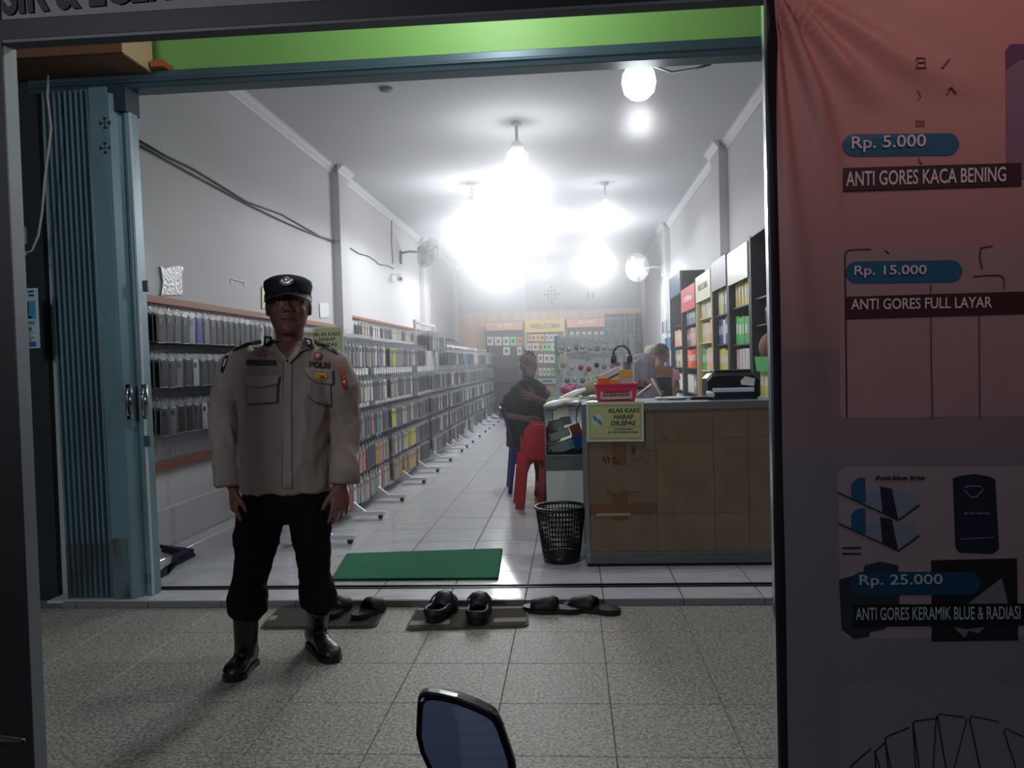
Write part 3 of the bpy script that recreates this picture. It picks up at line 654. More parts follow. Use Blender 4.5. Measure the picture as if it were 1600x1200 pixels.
# ---- phone case meshes
CASES = {}
def case_mesh(key, rgb, w=.080, h=.180, t=.012):
    if key in CASES: return CASES[key]
    m = col(rgb if max(rgb) > 40 else (14, 14, 16), .5, .3); mb = MB(m)
    pts = rrect(w, h, .012, 2); z0 = -.134
    def ring(x, s): return [(x, a*s, b*s+z0) for a, b in pts]
    mb.loft([ring(0, .94), ring(.002, 1), ring(t-.002, 1), ring(t, .94)])
    # camera hole bump on the front face and its clear hanging packet
    mb.m(M_black).bb((t, -.028, z0+.035), (t+.0015, .004, z0+.068))
    mb.m(M_clear)
    W_ = .047
    mb.prism([(t*.5, -W_, -.042), (t*.5, W_, -.042), (t*.5, W_*.8, -.034), (t*.5, .008, -.002), (t*.5, -.008, -.002), (t*.5, -W_*.8, -.034)], (.002, 0, 0))
    for sgn in (-1, 1): mb.bb((t*.3, sgn*W_-.0015, z0-.09), (t*.9, sgn*W_+.0015, -.040))
    mb.bb((t*.3, -W_, z0-.095), (t*.9, W_, z0-.088))
    CASES[key] = mb; return mb
CASE_ME = {}
def case_me(rgb):
    if rgb in CASE_ME: return CASE_ME[rgb]
    mb = case_mesh(rgb, rgb); me = bpy.data.meshes.new('phone_case'); me.from_pydata(mb.v, [], mb.f)
    for m in mb.mats: me.materials.append(m)
    me.polygons.foreach_set('material_index', mb.mi); bm = bmesh.new(); bm.from_mesh(me); bmesh.ops.recalc_face_normals(bm, faces=bm.faces); bm.to_mesh(me); bm.free()
    CASE_ME[rgb] = me; return me
CN = {(22, 22, 26): 'black', (52, 54, 60): 'charcoal', (96, 98, 102): 'grey', (150, 152, 154): 'light grey', (214, 214, 212): 'white', (188, 176, 156): 'beige',
      (30, 62, 150): 'bright blue', (40, 52, 84): 'navy', (186, 78, 84): 'dusty red', (196, 128, 130): 'pink', (186, 188, 70): 'lime yellow', (176, 140, 60): 'gold',
      (190, 130, 66): 'orange', (34, 74, 66): 'dark green', (0, 138, 168): 'turquoise', (72, 54, 52): 'brown', (120, 134, 150): 'pale blue'}
ORD = ['first', 'second', 'third', 'fourth', 'fifth', 'sixth', 'seventh', 'eighth', 'ninth', 'tenth', 'eleventh', 'twelfth'] + ['%dth' % k for k in range(13, 60)]
for _k in (21, 31, 41): ORD[_k-1] = '%dst' % _k; ORD[_k] = '%dnd' % (_k+1); ORD[_k+1] = '%drd' % (_k+2)
def put_case(rgb, loc, where, ry=0.0, rz=0.0, nth=''):
    o = bpy.data.objects.new('phone_case', case_me(rgb)); C.objects.link(o); o.location = loc; o.rotation_euler = (ry, 0, rz)
    n = CN[rgb]; lab = '%s phone case, %s, %s' % (n, where, nth)
    tag(o, lab, 'phone case', '%s phone cases, %s' % (n, where)); return o
# hidden-most cases of each bundle are joined: more than 300 of a kind
def put_many(mb, rgb, loc, ry=0):
    src = case_mesh(rgb, rgb); o = len(mb.v); L = V(loc); q = Matrix.Rotation(ry, 3, 'X')
    idx = []
    for m in src.mats:
        if m not in mb.mats: mb.mats.append(m)
        idx.append(mb.mats.index(m))
    mb.v += [tuple(q @ V(p)+L) for p in src.v]; mb.f += [tuple(i+o for i in f) for f in src.f]; mb.mi += [idx[i] for i in src.mi]
DK = [(22, 22, 26)]*8+[(52, 54, 60)]*3+[(96, 98, 102)]*1
rnd = random.Random(11)
rest = MB(M_clear)
ncase = 0
rown = ['top', 'middle', 'lowest']
spec = {0: {5.50: (30, 62, 150), 5.40: (120, 134, 150), 6.6: (150, 152, 154)}, 1: {5.35: (150, 152, 154), 6.0: (214, 214, 212), 6.8: (186, 78, 84)}, 2: {5.45: (186, 78, 84), 5.75: (186, 78, 84)}}
hooks = MB(M_chrome)
for ri, z in enumerate(wallrows):
    y = 4.95; hk_n = 0
    while y < 9.2:
        hk_n += 1
        c0 = rnd.choice(DK)
        for yy, cc in spec[ri].items():
            if abs(y-yy) < .05: c0 = cc
        hooks.bar((XL+.05, y, z+.002), (XL+.24, y, z+.006), .004)
        nck = 3 if y < 7.5 else 2
        for k in range(5):
            rgb = c0 if rnd.random() < .8 else rnd.choice([(96, 98, 102), (150, 152, 154), (52, 54, 60)])
            loc = (XL+.06+.034*k, y+rnd.uniform(-.006, .006), z+rnd.uniform(-.004, .004)-(.002*k)); a = rnd.uniform(-.06, .06)
            if y < 7.6 and k in (2, 4) and (ri < 3): put_case(rgb, loc, 'wall grid %s row' % rown[ri], a, nth='%s hook from the shutter, %s' % (ORD[hk_n-1], 'outermost' if k == 4 else 'inner')); ncase += 1
            else: put_many(rest, rgb, loc, a)
        y += .112 if ri else .105
hooks.build('wire_hooks', parent=wg, kind='stuff')

# higher grid rows on the wall behind the racks
for y0, y1, z in ((9.95, 14.8, 1.84), (15.6, 19.2, 1.78)):
    t = thing('wall_grid', 'white hanging rail on the left wall %s' % ('between the first and second pillars' if y0 < 12 else 'beyond the second pillar'), 'grid', (XL+.03, (y0+y1)/2, z))
    MB(M_rail).bb((XL+.012, y0, z+.05), (XL+.04, y1, z+.08)).build('rail', parent=t)
    hk = MB(M_chrome); y = y0+.1
    while y < y1:
        hk.bar((XL+.04, y, z+.002), (XL+.22, y, z+.006), .004)
        for k in range(3): put_many(rest, rnd.choice([(214, 214, 212), (150, 152, 154), (96, 98, 102), (188, 176, 156), (52, 54, 60)]), (XL+.07+.05*k, y, z))
        y += .14
    hk.build('wire_hooks', parent=t, kind='stuff')

# ---- free-standing racks
RX = -1.93            # grid plane; goods hang toward the aisle
rows_z = [1.47, 1.17, .875, .60, .355]
racks = [(5.20, 7.50, (5.3, 6.17, 6.97), 1.53), (7.56, 9.60, (8.02, 8.85), 1.52), (9.76, 11.18, (9.62+.2, 10.85), 1.80), (11.28, 12.85, (11.4, 12.1), 1.55), (12.95, 14.4, (13.0, 13.9), 1.55), (14.5, 15.9, (14.6, 15.4), 1.55), (16.0, 17.9, (16.3, 17.3), 1.55)]
ordn = ['first', 'second', 'third', 'fourth', 'fifth', 'sixth', 'farthest']
GR = [(96, 98, 102), (150, 152, 154), (52, 54, 60), (150, 152, 154), (188, 176, 156), (120, 134, 150)]
def pick(rk, ri, y):
    if rk == 0:
        return rnd.choice([[(150, 152, 154), (214, 214, 212), (188, 176, 156), (214, 214, 212), (120, 134, 150)], [(150, 152, 154), (214, 214, 212), (34, 74, 66), (188, 176, 156), (96, 98, 102)],
                           [(96, 98, 102), (150, 152, 154), (120, 134, 150), (196, 128, 130), (34, 74, 66)], [(150, 152, 154), (214, 214, 212), (52, 54, 60), (176, 140, 60), (196, 128, 130), (40, 52, 84)],
                           [(214, 214, 212), (120, 134, 150), (188, 176, 156), (150, 152, 154), (186, 78, 84)]][ri])
    if rk == 1:
        if ri == 0 and y < 7.9: return (186, 188, 70)
        if ri == 4 and y < 8.9: return rnd.choice([(190, 130, 66), (176, 140, 60)])
        if ri == 3 and 8.2 < y < 8.7: return rnd.choice([(186, 188, 70), (176, 140, 60)])
        if ri == 2 and y < 7.8: return (186, 188, 70)
        return rnd.choice([(96, 98, 102), (150, 152, 154), (188, 176, 156), (96, 98, 102)] if y < 8.9 else DK)
    if rk in (2, 3): return rnd.choice(DK+[(72, 54, 52), (150, 152, 154)])
    return rnd.choice(DK[3:]+[(72, 54, 52), (40, 52, 84), (0, 138, 168), (150, 152, 154), (214, 214, 212), (120, 134, 150)])
for rk, (y0, y1, feet, ztop) in enumerate(racks):
    t = thing('display_rack', '%s white wire rack of phone cases counted from the entrance' % ordn[rk], 'rack', (RX, (y0+y1)/2, Z0), 'white racks along the left wall')
    for yy in (y0, y1): MB(M_whitemetal).bb((RX-.015, yy-.015, .06), (RX+.015, yy+.015, ztop+.02)).build('post', parent=t, bevel=.003)
    MB(M_whitemetal).bb((RX-.012, y0+.015, ztop-.02), (RX+.012, y1-.015, ztop+.012)).build('top_rail', parent=t)
    MB(M_whitemetal).bb((RX-.012, y0+.015, .075), (RX+.03, y1-.015, .115)).build('bottom_rail', parent=t)
    g = MB(M_whitemetal)
    for k in range(1, int((y1-y0)/.1)): g.bar((RX, y0+.1*k, .1), (RX, y0+.1*k, ztop), .0045)
    for k in range(int((ztop-.1)/.1)): g.bar((RX+.004, y0, .12+.1*k), (RX+.004, y1, .12+.1*k), .0045)
    g.build('grid_wires', parent=t, kind='stuff')
    for yy in feet:
        f = MB(M_whitemetal); f.bb((RX-.05, yy-.03, .072), (-1.50, yy+.03, .10)); f.prism([(RX+.02, yy-.012, .10), (-1.66, yy-.012, .10), (RX+.02, yy-.012, .30)], (0, .024, 0)); f = f.build('foot', parent=t, bevel=.002)
        for xx in (-1.54, RX):
            MB(M_black).lathe((xx, yy, Z0+.02), [(.019, -.011), (.019, .011)], 12, axis=(0, 1, 0)).bb((xx-.012, yy-.014, Z0+.02), (xx+.012, yy+.014, .072)).build('caster', parent=f)
    hk = MB(M_chrome)
    for ri, z in enumerate(rows_z):
        z2 = z + (.2 if rk == 2 and ri == 0 else 0)
        MB(M_whitemetal).bar((RX+.012, y0, z2), (RX+.012, y1, z2), .006).build('hook_or_shade_bar', parent=t)
        y = (6.0 if rk == 0 else y0+.07); hk_n = 0
        while y < y1-.04:
            hk_n += 1
            hk.bar((RX+.01, y, z2+.002), (RX+.20, y, z2+.008), .004)
            c0 = pick(rk, ri, y)
            if not (rk >= 2 and rnd.random() < .06):
                for k in range(5):
                    rgb = c0 if rnd.random() < .78 else rnd.choice([(214, 214, 212), (150, 152, 154)]) if rk == 0 else rnd.choice([(96, 98, 102), (150, 152, 154), (52, 54, 60)])
                    loc = (RX+.03+.034*k, y+rnd.uniform(-.008, .008), z2+rnd.uniform(-.006, .006)); a = rnd.uniform(-.08, .08)
                    if k == 4 and ncase < 300 and rk < 3:
                        put_case(rgb, loc, '%s rack from entrance, row %s' % (ordn[rk], ['one', 'two', 'three', 'four', 'five'][ri]), a, nth='%s hook' % ORD[hk_n-1]); ncase += 1
                    else: put_many(rest, rgb, loc, a)
            y += .105 if rk < 4 else .12
    hk.build('wire_hooks', parent=t, kind='stuff')
rest.build('packed_phone_cases', label='dense bundles of packaged phone cases behind the front ones on racks and wall', cat='phone cases', kind='stuff')

# ---- yellow notices (ALAS KAKI HARAP DILEPAS)
def notice(xc, zc, Y, w, label, tilt=0.0):
    h = w*.70; t = thing('notice_sheet', label, 'sign', (xc, Y, zc-h/2))
    u = V((math.cos(tilt), 0, math.sin(tilt))); q = V((-u.z, 0, u.x)); c = V((xc, Y, zc))
    def P(a, b, d=0): return c+u*(a*w)+q*(b*w)-V((0, d, 0))
    MB(M_sheetwhite).prism([P(-.5, -.35), P(.5, -.35), P(.5, .35), P(-.5, .35)], (0, .004, 0)).build('laminate', parent=t)
    MB(M_yellow).prism([P(-.465, -.315, .0015), P(.465, -.315, .0015), P(.465, .315, .0015), P(-.465, .315, .0015)], (0, .0012, 0)).build('sheet', parent=t)
    g = MB(M_greymark)
    for a, b in (((-.44, -.29), (.44, -.29)), ((.44, -.29), (.44, .29)), ((.44, .29), (-.44, .29)), ((-.44, .29), (-.44, -.29)), ((-.12, -.09), (.42, -.09))): g.bar(P(*a, .0022), P(*b, .0022), .0035*w/.33, .0008)
    for s_, x0, x1, y0, y1, bd in (('ALAS KAKI', -.13, .42, .155, .240, .045), ('HARAP', -.02, .33, .045, .13, .045), ('DILEPAS', -.07, .36, -.065, .02, .045)):
        text_fit(g, s_, P(x0, y0, .0018), u, q, (x1-x0)*w, (y1-y0)*w, bd, .0006)
    g.build('lettering', parent=t)
    g = MB(M_greymark); dashes(g, lambda a, b: P(a, b, .0024), -.02, .31, -.145, -.118, 4); dashes(g, lambda a, b: P(a, b, .0024), -.12, .41, -.20, -.168, 9); g.build('small_print', parent=t, kind='stuff')
    m = MB(mat('pale_blue_disc', (196, 214, 204), .5)); m.prism([P(-.31+.105*math.cos(2*PI*k/20), .03+.115*math.sin(2*PI*k/20), .0022) for k in range(20)], (0, .0006, 0)); m.build('disc', parent=t)
    m = MB(M_bluemark)
    for ox, oy in ((-.350, .062), (-.268, -.004)):
        r = [(ox+.026*math.cos(a)-.034*math.sin(a), oy+.020*math.cos(a)+.048*math.sin(a)) for a in [2*PI*k/12 for k in range(12)]]
        m.prism([P(a, b, .003) for a, b in r], (0, .0007, 0))
    m.build('footprint_drawing', parent=t, kind='stuff'); return t
p = aty(505, 541, 5.86); notice(p.x-.02, p.z+.02, 5.86, .36, 'yellow notice ALAS KAKI HARAP DILEPAS behind the police officer')

# ================================================================== COUNTER
CY, CX0, CX1, CZ = 4.65, .067, 1.78, .99
ct = thing('shop_counter', 'aluminium framed shop counter faced with brown cardboard', 'counter', ((CX0+CX1)/2, CY+.28, Z0))
MB(M_alu).bb((CX0-.01, CY-.01, CZ-.045), (CX1, CY+.012, CZ)).build('top_rail', parent=ct, bevel=.002)
MB(mat('counter_top', (150, 160, 160), .25, var=.06)).bb((CX0-.01, CY+.012, CZ-.02), (CX1, CY+.55, CZ)).build('worktop', parent=ct, bevel=.003)
MB(M_alu).bb((CX0-.01, CY-.008, Z0+.02), (CX0+.018, CY+.02, CZ-.045)).build('corner_post', parent=ct, bevel=.002)
MB(M_alu).bb((CX0-.01, CY+.53, Z0+.02), (CX0+.018, CY+.55, CZ-.02)).build('corner_post', parent=ct, bevel=.002)
MB(mat('counter_side', (120, 122, 120), .5)).bb((CX0-.004, CY+.02, Z0+.02), (CX0+.004, CY+.53, CZ-.02)).build('side_panel', parent=ct)
zpl = aty(1000, 862, CY).z
MB(M_black).bb((CX0, CY-.002, Z0), (CX1, CY+.54, Z0+.018)).build('base', parent=ct)
for k in range(6):
    h = (zpl-Z0-.02)/6; MB(M_alu).bb((CX0+.018, CY-.012, Z0+.02+h*k+.0015), (CX1, CY-.002, Z0+.02+h*(k+1)-.004)).build('plinth_rib', parent=ct, bevel=.002)
MB(M_alu).bb((CX0+.018, CY-.002, Z0+.018), (CX1, CY+.01, zpl)).build('plinth', parent=ct)
xs_c = [CX0+.018, aty(1026, 750, CY).x, aty(1116, 750, CY).x, aty(1170, 750, CY).x, CX1]
MB(M_card).bb((CX0+.018, CY+.006, zpl), (CX1, CY+.012, CZ-.045)).build('cardboard_backing', parent=ct)
for i in range(4):
    a, b = xs_c[i]+.0015, xs_c[i+1]-.0015
    zs = [zpl, aty(960, 803, CY).z, [aty(960, 705, CY).z, aty(1060, 690, CY).z, aty(1160, 684, CY).z, aty(1190, 682, CY).z][i], CZ-.046]
    for j in range(3):
        g = MB(M_card); nxx = 6; vs = []; w = b-a; h = zs[j+1]-zs[j]
        for u in range(nxx+1):
            for v in range(5):
                X = a+w*u/nxx; Z = zs[j]+.001+(h-.002)*v/4
                vs.append((X, CY+.002-.004*math.sin(PI*u/nxx)*math.sin(PI*v/4)*(1 if (i+j) % 2 else .4), Z))
        fs = [(u*5+v, (u+1)*5+v, (u+1)*5+v+1, u*5+v+1) for u in range(nxx) for v in range(4)]
        g.add(vs, fs); g.build('cardboard_panel', parent=ct, smooth=True)
for q_, (x0, y0, x1, y1) in enumerate(((958, 690, 977, 726), (958, 770, 980, 812), (922, 787, 1025, 801))):
    a, b = aty(x0, y1, CY), aty(x1, y0, CY); MB(M_tape).bb((a.x, CY-.0035-.0008*q_, a.z), (b.x, CY-.0025, b.z)).build('tape_patch', parent=ct)
a, b = aty(932, 806, CY), aty(985, 801, CY); MB(mat('torn_card', (176, 148, 112), .8)).bb((a.x, CY-.0062, a.z), (b.x, CY-.0028, b.z)).build('torn_edge', parent=ct)
g = MB(M_ink)
def scrib(pts, r=.0018): g.tube([aty(x, y, CY-.0045) for x, y in pts], r, 4)
scrib([(943, 713), (947, 726)]); scrib([(949, 711), (952, 725)]); scrib([(940, 719), (953, 716)]); scrib([(956, 716), (962, 715), (957, 723), (965, 722)]); scrib([(984, 700), (990, 698), (987, 712)]); scrib([(992, 700), (991, 710)]); scrib([(985, 720), (990, 716), (994, 721), (1004, 713)], .0012)
scrib([(945, 768), (955, 766), (952, 774), (960, 772)], .0012); scrib([(970, 766), (985, 770), (999, 768)], .0014); scrib([(1035, 684), (1041, 680), (1040, 688)], .001)
g.build('handwriting', parent=ct, kind='stuff')
p = aty(961, 659, CY-.02); notice(p.x, p.z, CY-.022, .33, 'yellow notice ALAS KAKI HARAP DILEPAS on the front corner of the cardboard counter', -.012)

# glass showcase behind, toward the aisle
SY = 5.23; SX0 = aty(852, 700, SY).x; SX1 = .40; SYE = 7.25
sc = thing('glass_showcase', 'white based glass showcase reaching back along the aisle behind the counter', 'showcase', ((SX0+SX1)/2, (SY+SYE)/2, Z0))
zg0, zg1 = aty(880, 735, SY).z, aty(880, 713, SY).z; zt1 = aty(880, 636, SY).z
MB(M_white).bb((SX0, SY, Z0), (SX1, SYE, zg0)).build('base', parent=sc, bevel=.004)
MB(mat('grey_band', (104, 110, 108), .3)).bb((SX0-.002, SY-.002, zg0), (SX1, SYE, zg1)).build('band', parent=sc)
MB(M_alu).bb((SX0-.004, SY-.006, zg1), (SX1, SY+.01, zg1+.012)).bb((SX0-.004, SY-.006, zt1-.012), (SX1, SY+.01, zt1)).build('frame_rail', parent=sc, kind='stuff')
for xx, yy in ((SX0, SY), (SX0, SYE-.012)): MB(M_alu).bb((xx-.003, yy-.004, zg1), (xx+.008, yy+.008, zt1)).build('corner_post', parent=sc)
MB(M_glass).bb((SX0+.008, SY, zg1+.012), (SX1-.01, SY+.004, zt1-.012)).build('front_pane', parent=sc)
MB(M_glass).bb((SX0, SY+.012, zg1+.012), (SX0+.004, SYE-.012, zt1-.012)).build('side_pane', parent=sc)
MB(M_glass).bb((SX0-.006, SY-.008, zt1), (SX1, SYE, zt1+.01)).build('top_pane', parent=sc)
MB(M_white).bb((SX1-.01, SY+.01, zg1), (SX1, SYE, zt1)).build('back_panel', parent=sc)
def tilted_box(name, x0, y0, x1, y1, Y, rot, d, m, label, cat, extra=None, group=None):
    a, b = aty(x0, y1, Y), aty(x1, y0, Y); c = (a+b)/2; q = Matrix.Rotation(rot, 3, 'Y'); g = MB(m)
    w, h = b.x-a.x, b.z-a.z
    g.box(c+V((0, d/2, 0)), (w, d, h), q)
    if extra:
        for (fx, fz, fw, fh, mm) in extra: g.m(mm); g.box(c+q@V((fx*w, -.001, fz*h)), (fw*w, .002, fh*h), q)
    return g.build(name, label=label, cat=cat, group=group)
tilted_box('small_box', 857, 692, 903, 706, SY+.05, -.35, .16, M_white, 'long white box with dark print lying lowest in the glass showcase', 'box', [(-.42, 0, .05, .6, M_ink)]+[(.25+.07*k, .2*(1-2*(j % 2)), .04, .25, M_bluemark) for k in range(3) for j in range(2)])
tilted_box('small_box', 858, 674, 890, 686, SY+.09, -.3, .14, M_cream, 'cream box stacked above the long white box in the glass showcase', 'box')
tilted_box('small_box', 857, 658, 880, 672, SY+.13, -.2, .14, mat('greenish_box', (150, 166, 156), .5), 'pale green box at the back of the glass showcase', 'box')
tilted_box('small_box', 876, 652, 892, 664, SY+.16, -.15, .1, mat('greenish_box2', (128, 144, 138), .5), 'grey green box leaning beside the pale green one in the showcase', 'box')
tilted_box('small_box', 892, 664, 908, 682, SY+.04, -.35, .10, col((214, 78, 44)), 'orange box leaning on the blue one in the glass showcase', 'box')
tilted_box('small_box', 896, 680, 912, 702, SY+.02, -.3, .10, col((24, 96, 196)), 'bright blue box in the corner of the glass showcase', 'box')
a = aty(854, 711, SY+.03); MB(mat('dark_green_cloth', (28, 52, 40), .9)).bb((a.x, SY+.02, zg1+.013), (SX1-.03, SY+.5, zg1+.024)).build('shelf_cloth', label='dark green cloth lining the floor of the glass showcase', cat='cloth')
# clutter on the showcase
ztop = zt1+.01
def wrapped_pack(px_, py_, Y, w, h, d, label, rot=0, m=None):
    c = aty(px_, py_, Y); t = MB(m or M_clear); n = 12
    rings = []
    for i in range(7):
        u = i/6; k = math.sin(PI*min(max(u, .06), .94))**.45
        rings.append([V((w*(u-.5), d/2*k*math.cos(2*PI*j/n)*(1+.1*rnd.uniform(-1, 1)), h/2*k*math.sin(2*PI*j/n)*(1+.12*rnd.uniform(-1, 1)))) for j in range(n)])
    q = Matrix.Rotation(rot, 3, 'Y'); t.loft([[q@p+c for p in r_] for r_ in rings]); return t.build('wrapped_cable_pack', smooth=True, label=label, cat='packet', group='wrapped white packs piled on the glass showcase')
wrapped_pack(866, 632, SY+.1, .15, .055, .12, 'white wrapped cable pack at the front edge of the glass showcase top', -.25, M_white)
wrapped_pack(884, 628, SY+.22, .20, .05, .12, 'cream wrapped cable pack lying across the showcase top', -.15, M_cream)
wrapped_pack(893, 618, SY+.30, .22, .055, .12, 'white wrapped pack on top of the cream one on the showcase', -.4, M_white)
wrapped_pack(905, 632, SY+.10, .14, .06, .1, 'clear wrapped box beside the counter corner on the showcase', .05)
wrapped_pack(922, 606, SY+.6, .16, .10, .12, 'crumpled beige netting bag behind the wrapped packs', -.6, mat('netting_beige', (150, 148, 124), .8, var=.3, vs=40))
wrapped_pack(890, 608, SY+.75, .14, .085, .10, 'magenta and white patterned pouch at the foot of the wire stand', 0, ramp_mat('magenta_pattern', 'noise', 30, [(.4, (176, 40, 110)), (.6, (206, 130, 168))], .5))
MB(M_black).tube([aty(x, y, SY+.02) for x, y in ((856, 640), (880, 634), (900, 630), (912, 632))], .003, 6).build('charger_cord', smooth=True, label='thin black cord lying over the white packs on the showcase', cat='cord')
MB(M_black).tube([aty(x, y, CY-.012) for x, y in ((985, 624), (950, 625), (925, 624), (908, 628), (901, 642), (900, 656), (904, 664))], .0035, 6).build('charger_cord', smooth=True, label='black cord draped over the counter corner beside the yellow notice', cat='cord')

# wire stand with small packets
WY = 6.35; a, b = aty(872, 610, WY), aty(986, 521, WY)
ws = thing('wire_stand', 'white tabletop wire stand of small accessory packets behind the counter', 'stand', ((a.x+b.x)/2, WY, ztop))
MB(mat('pale_teal_metal', (170, 186, 188), .4)).bb((a.x-.02, WY-.015, ztop), (a.x+.02, WY+.015, b.z)).build('post', parent=ws)
MB(M_whitemetal).bb((b.x-.015, WY-.015, .75), (b.x+.015, WY+.015, b.z)).build('post', parent=ws)
MB(M_whitemetal).bb((a.x, WY-.01, b.z-.03), (b.x, WY+.01, b.z-.01)).build('top_rail', parent=ws)
g = MB(M_whitemetal)
for k in range(1, 11): x = a.x+(b.x-a.x)*k/11; g.bar((x, WY, ztop+.03), (x, WY, b.z-.03), .003)
for k in range(7): z = ztop+.05+k*.07; g.bar((a.x, WY+.003, z), (b.x, WY+.003, z), .003)
g.build('grid_wires', parent=ws, kind='stuff')
MB(M_whitemetal).bb((a.x, WY-.02, ztop), (.40, WY+.05, ztop+.012)).build('base', parent=ws)
names = {(206, 208, 210): 'clear', (196, 200, 184): 'cream', (190, 60, 76): 'red', (70, 60, 64): 'dark', (180, 176, 70): 'yellow', (150, 160, 170): 'grey', (96, 140, 160): 'blue'}
pk = [[(878, 540, (206, 208, 210)), (889, 542, (206, 208, 210)), (901, 540, (150, 160, 170)), (910, 539, (206, 208, 210)), (922, 541, (196, 200, 184)), (933, 542, (150, 160, 170)), (944, 540, (206, 208, 210)), (954, 541, (206, 208, 210))],
      [(880, 568, (180, 176, 70)), (893, 571, (206, 208, 210)), (907, 572, (190, 60, 76)), (920, 574, (190, 60, 76)), (932, 568, (70, 60, 64)), (944, 570, (150, 160, 170)), (956, 568, (206, 208, 210)), (966, 567, (190, 60, 76))],
      [(886, 592, (96, 140, 160)), (898, 590, (206, 208, 210)), (910, 592, (96, 140, 160)), (922, 590, (196, 200, 184)), (934, 588, (180, 176, 70)), (946, 590, (150, 160, 170))]]
for ri, row in enumerate(pk):
    for ci, (x, y, c) in enumerate(row):
        p = aty(x, y, WY-.04-.02*(ci % 2)); t = thing('accessory_packet', '%s packet on the wire stand, %s row, %s from its post by the aisle' % (names[c], ['top', 'middle', 'lowest'][ri], ORD[ci]), 'packet', p, 'small packets on the wire stand')
        q = Matrix.Rotation(rnd.uniform(-.12, .12), 3, 'Y')
        MB(mat('milky_bag', (206, 208, 210), .2, var=.12, vs=30, bump=.4, bs=70)).box(p, (.074, .006, .105), q).box(p+V((0, -.001, .04)), (.06, .007, .022), q).build('bag', parent=t)
        g = MB(col(c)); g.lathe(p+V((0, -.004, -.012)), [(.010, 0), (.018, .002), (.020, .006), (.012, .009)], 12, axis=(0, -1, 0)); g.build('contents', parent=t, smooth=True)
t = thing('headphones', 'black headphones hanging at the end of the white wire stand', 'headphones', aty(972, 560, WY-.05))
c = aty(971, 555, WY-.06); MB(M_black).tube([c+V((.065*math.cos(a_), 0, .075*math.sin(a_))) for a_ in [PI*k/10-.2 for k in range(12)]], .010, 8).build('headband', parent=t, smooth=True)
for s_ in (-1, 1): MB(M_black).lathe(c+V((s_*.062, -.01, -.03)), [(.03, -.02), (.036, 0), (.03, .02)], 14, axis=(1, 0, 0)).build('ear_cup', parent=t, smooth=True)
MB(mat('grey_card', (110, 110, 112), .5)).box(c+V((.02, .01, -.10)), (.09, .005, .09)).build('backing_card', parent=t)

# pink basket with boxes on the counter
KY = CY+.10
def tray():
    t = thing('pink_basket', 'pink plastic basket with a printed label standing on the counter', 'basket', (aty(962, 620, KY).x, KY+.07, CZ))
    x0, x1 = aty(934, 620, KY).x, aty(992, 620, KY).x; zt_ = aty(962, 601, KY).z; m = mat('pink_plastic', (232, 60, 96), .35); d = .16; e = .012
    g = MB(m)
    def ring(z, k, y0=KY): return [(x0-k, y0-k, z), (x1+k, y0-k, z), (x1+k, y0+d+k, z), (x0-k, y0+d+k, z)]
    g.loft([ring(CZ+.001, 0), ring(zt_, e), ring(zt_, e-.004), ring(CZ+.006, -.004)]); g.build('tub', parent=t)
    g = MB(m)
    for k in range(4):
        A_, B_ = ring(zt_, e)[k], ring(zt_, e)[(k+1) % 4]; g.bar(A_, B_, .010, .010)
    g.build('rim', parent=t, kind=None)
    MB(mat('label_pink_paper', (214, 168, 160), .6)).box(((x0+x1)/2, KY-.008, (CZ+zt_)/2-.002), (.19, .002, .062), Matrix.Rotation(-.10, 3, 'X')).build('paper_label', parent=t)
    g = MB(col((90, 40, 60)))
    for r_, w in enumerate((.15, .165, .14)): dashes(g, lambda a, b: V((a, KY-.0130+(.0012*r_), b)), (x0+x1)/2-w/2, (x0+x1)/2+w/2, CZ+.057-.018*r_, CZ+.068-.018*r_, r_+2)
    g.build('small_print', parent=t, kind='stuff'); return t
tray()
tilted_box('product_box', 938, 578, 975, 596, KY+.09, -.42, .03, M_white, 'white box tilted in the pink basket', 'box', [(0, -.1, .6, .16, M_greymark)])
tilted_box('product_box', 935, 591, 952, 618, KY+.02, 0, .04, col((232, 110, 30)), 'orange box in the pink basket', 'box')
tilted_box('product_box', 954, 593, 966, 618, KY+.03, .08, .03, col((236, 160, 40)), 'amber yellow box in the middle of the pink basket', 'box')
tilted_box('product_box', 968, 578, 988, 618, KY+.06, .05, .04, M_cream, 'cream box with yellow top standing in the pink basket', 'box', [(0, .36, 1.0, .26, col((236, 186, 40)))])
# phone stand, papers, printer
t = thing('phone_stand', 'cream phone stand on the counter behind the pink basket', 'stand', aty(1034, 618, CY+.3))
P_ = lambda x, y, d=0: aty(x, y, CY+.3+d)
MB(M_cream).tube([P_(1018, 592), P_(1024, 603), P_(1033, 617)], [.013, .014, .016], 10, flat=.6).build('arm', parent=t, smooth=True)
MB(M_cream).ell(V((P_(1030, 618).x, CY+.3, CZ+.01)), .03, .04, .010).build('foot', parent=t, smooth=True)
MB(M_white).tube([P_(996, 617, -.05), P_(1018, 600, -.02)], .005, 6).build('charging_stick', label='white stick leaning on the cream phone stand', cat='stick')
MB(M_white).lathe((aty(1056, 618, CY+.3).x, CY+.3, CZ), [(.05, .0), (.085, .012), (.088, .016), (.05, .006)], 24).build('white_dish', smooth=True, label='shallow white dish on the counter beside the printer', cat='dish')
MB(M_black).bb((aty(1078, 618, CY+.25).x, CY+.2, CZ), (aty(1108, 618, CY+.25).x, CY+.3, CZ+.018)).build('card_reader', bevel=.004, label='flat black device on the counter in front of the printer', cat='device')
PRY = CY+.14; a, b = aty(1106, 621, PRY), aty(1186, 581, PRY)
pr = thing('printer', 'black printer with silver tray and taped paper on the counter', 'printer', ((a.x+b.x)/2, PRY+.1, CZ))
x0, x1, z1 = a.x, b.x, b.z
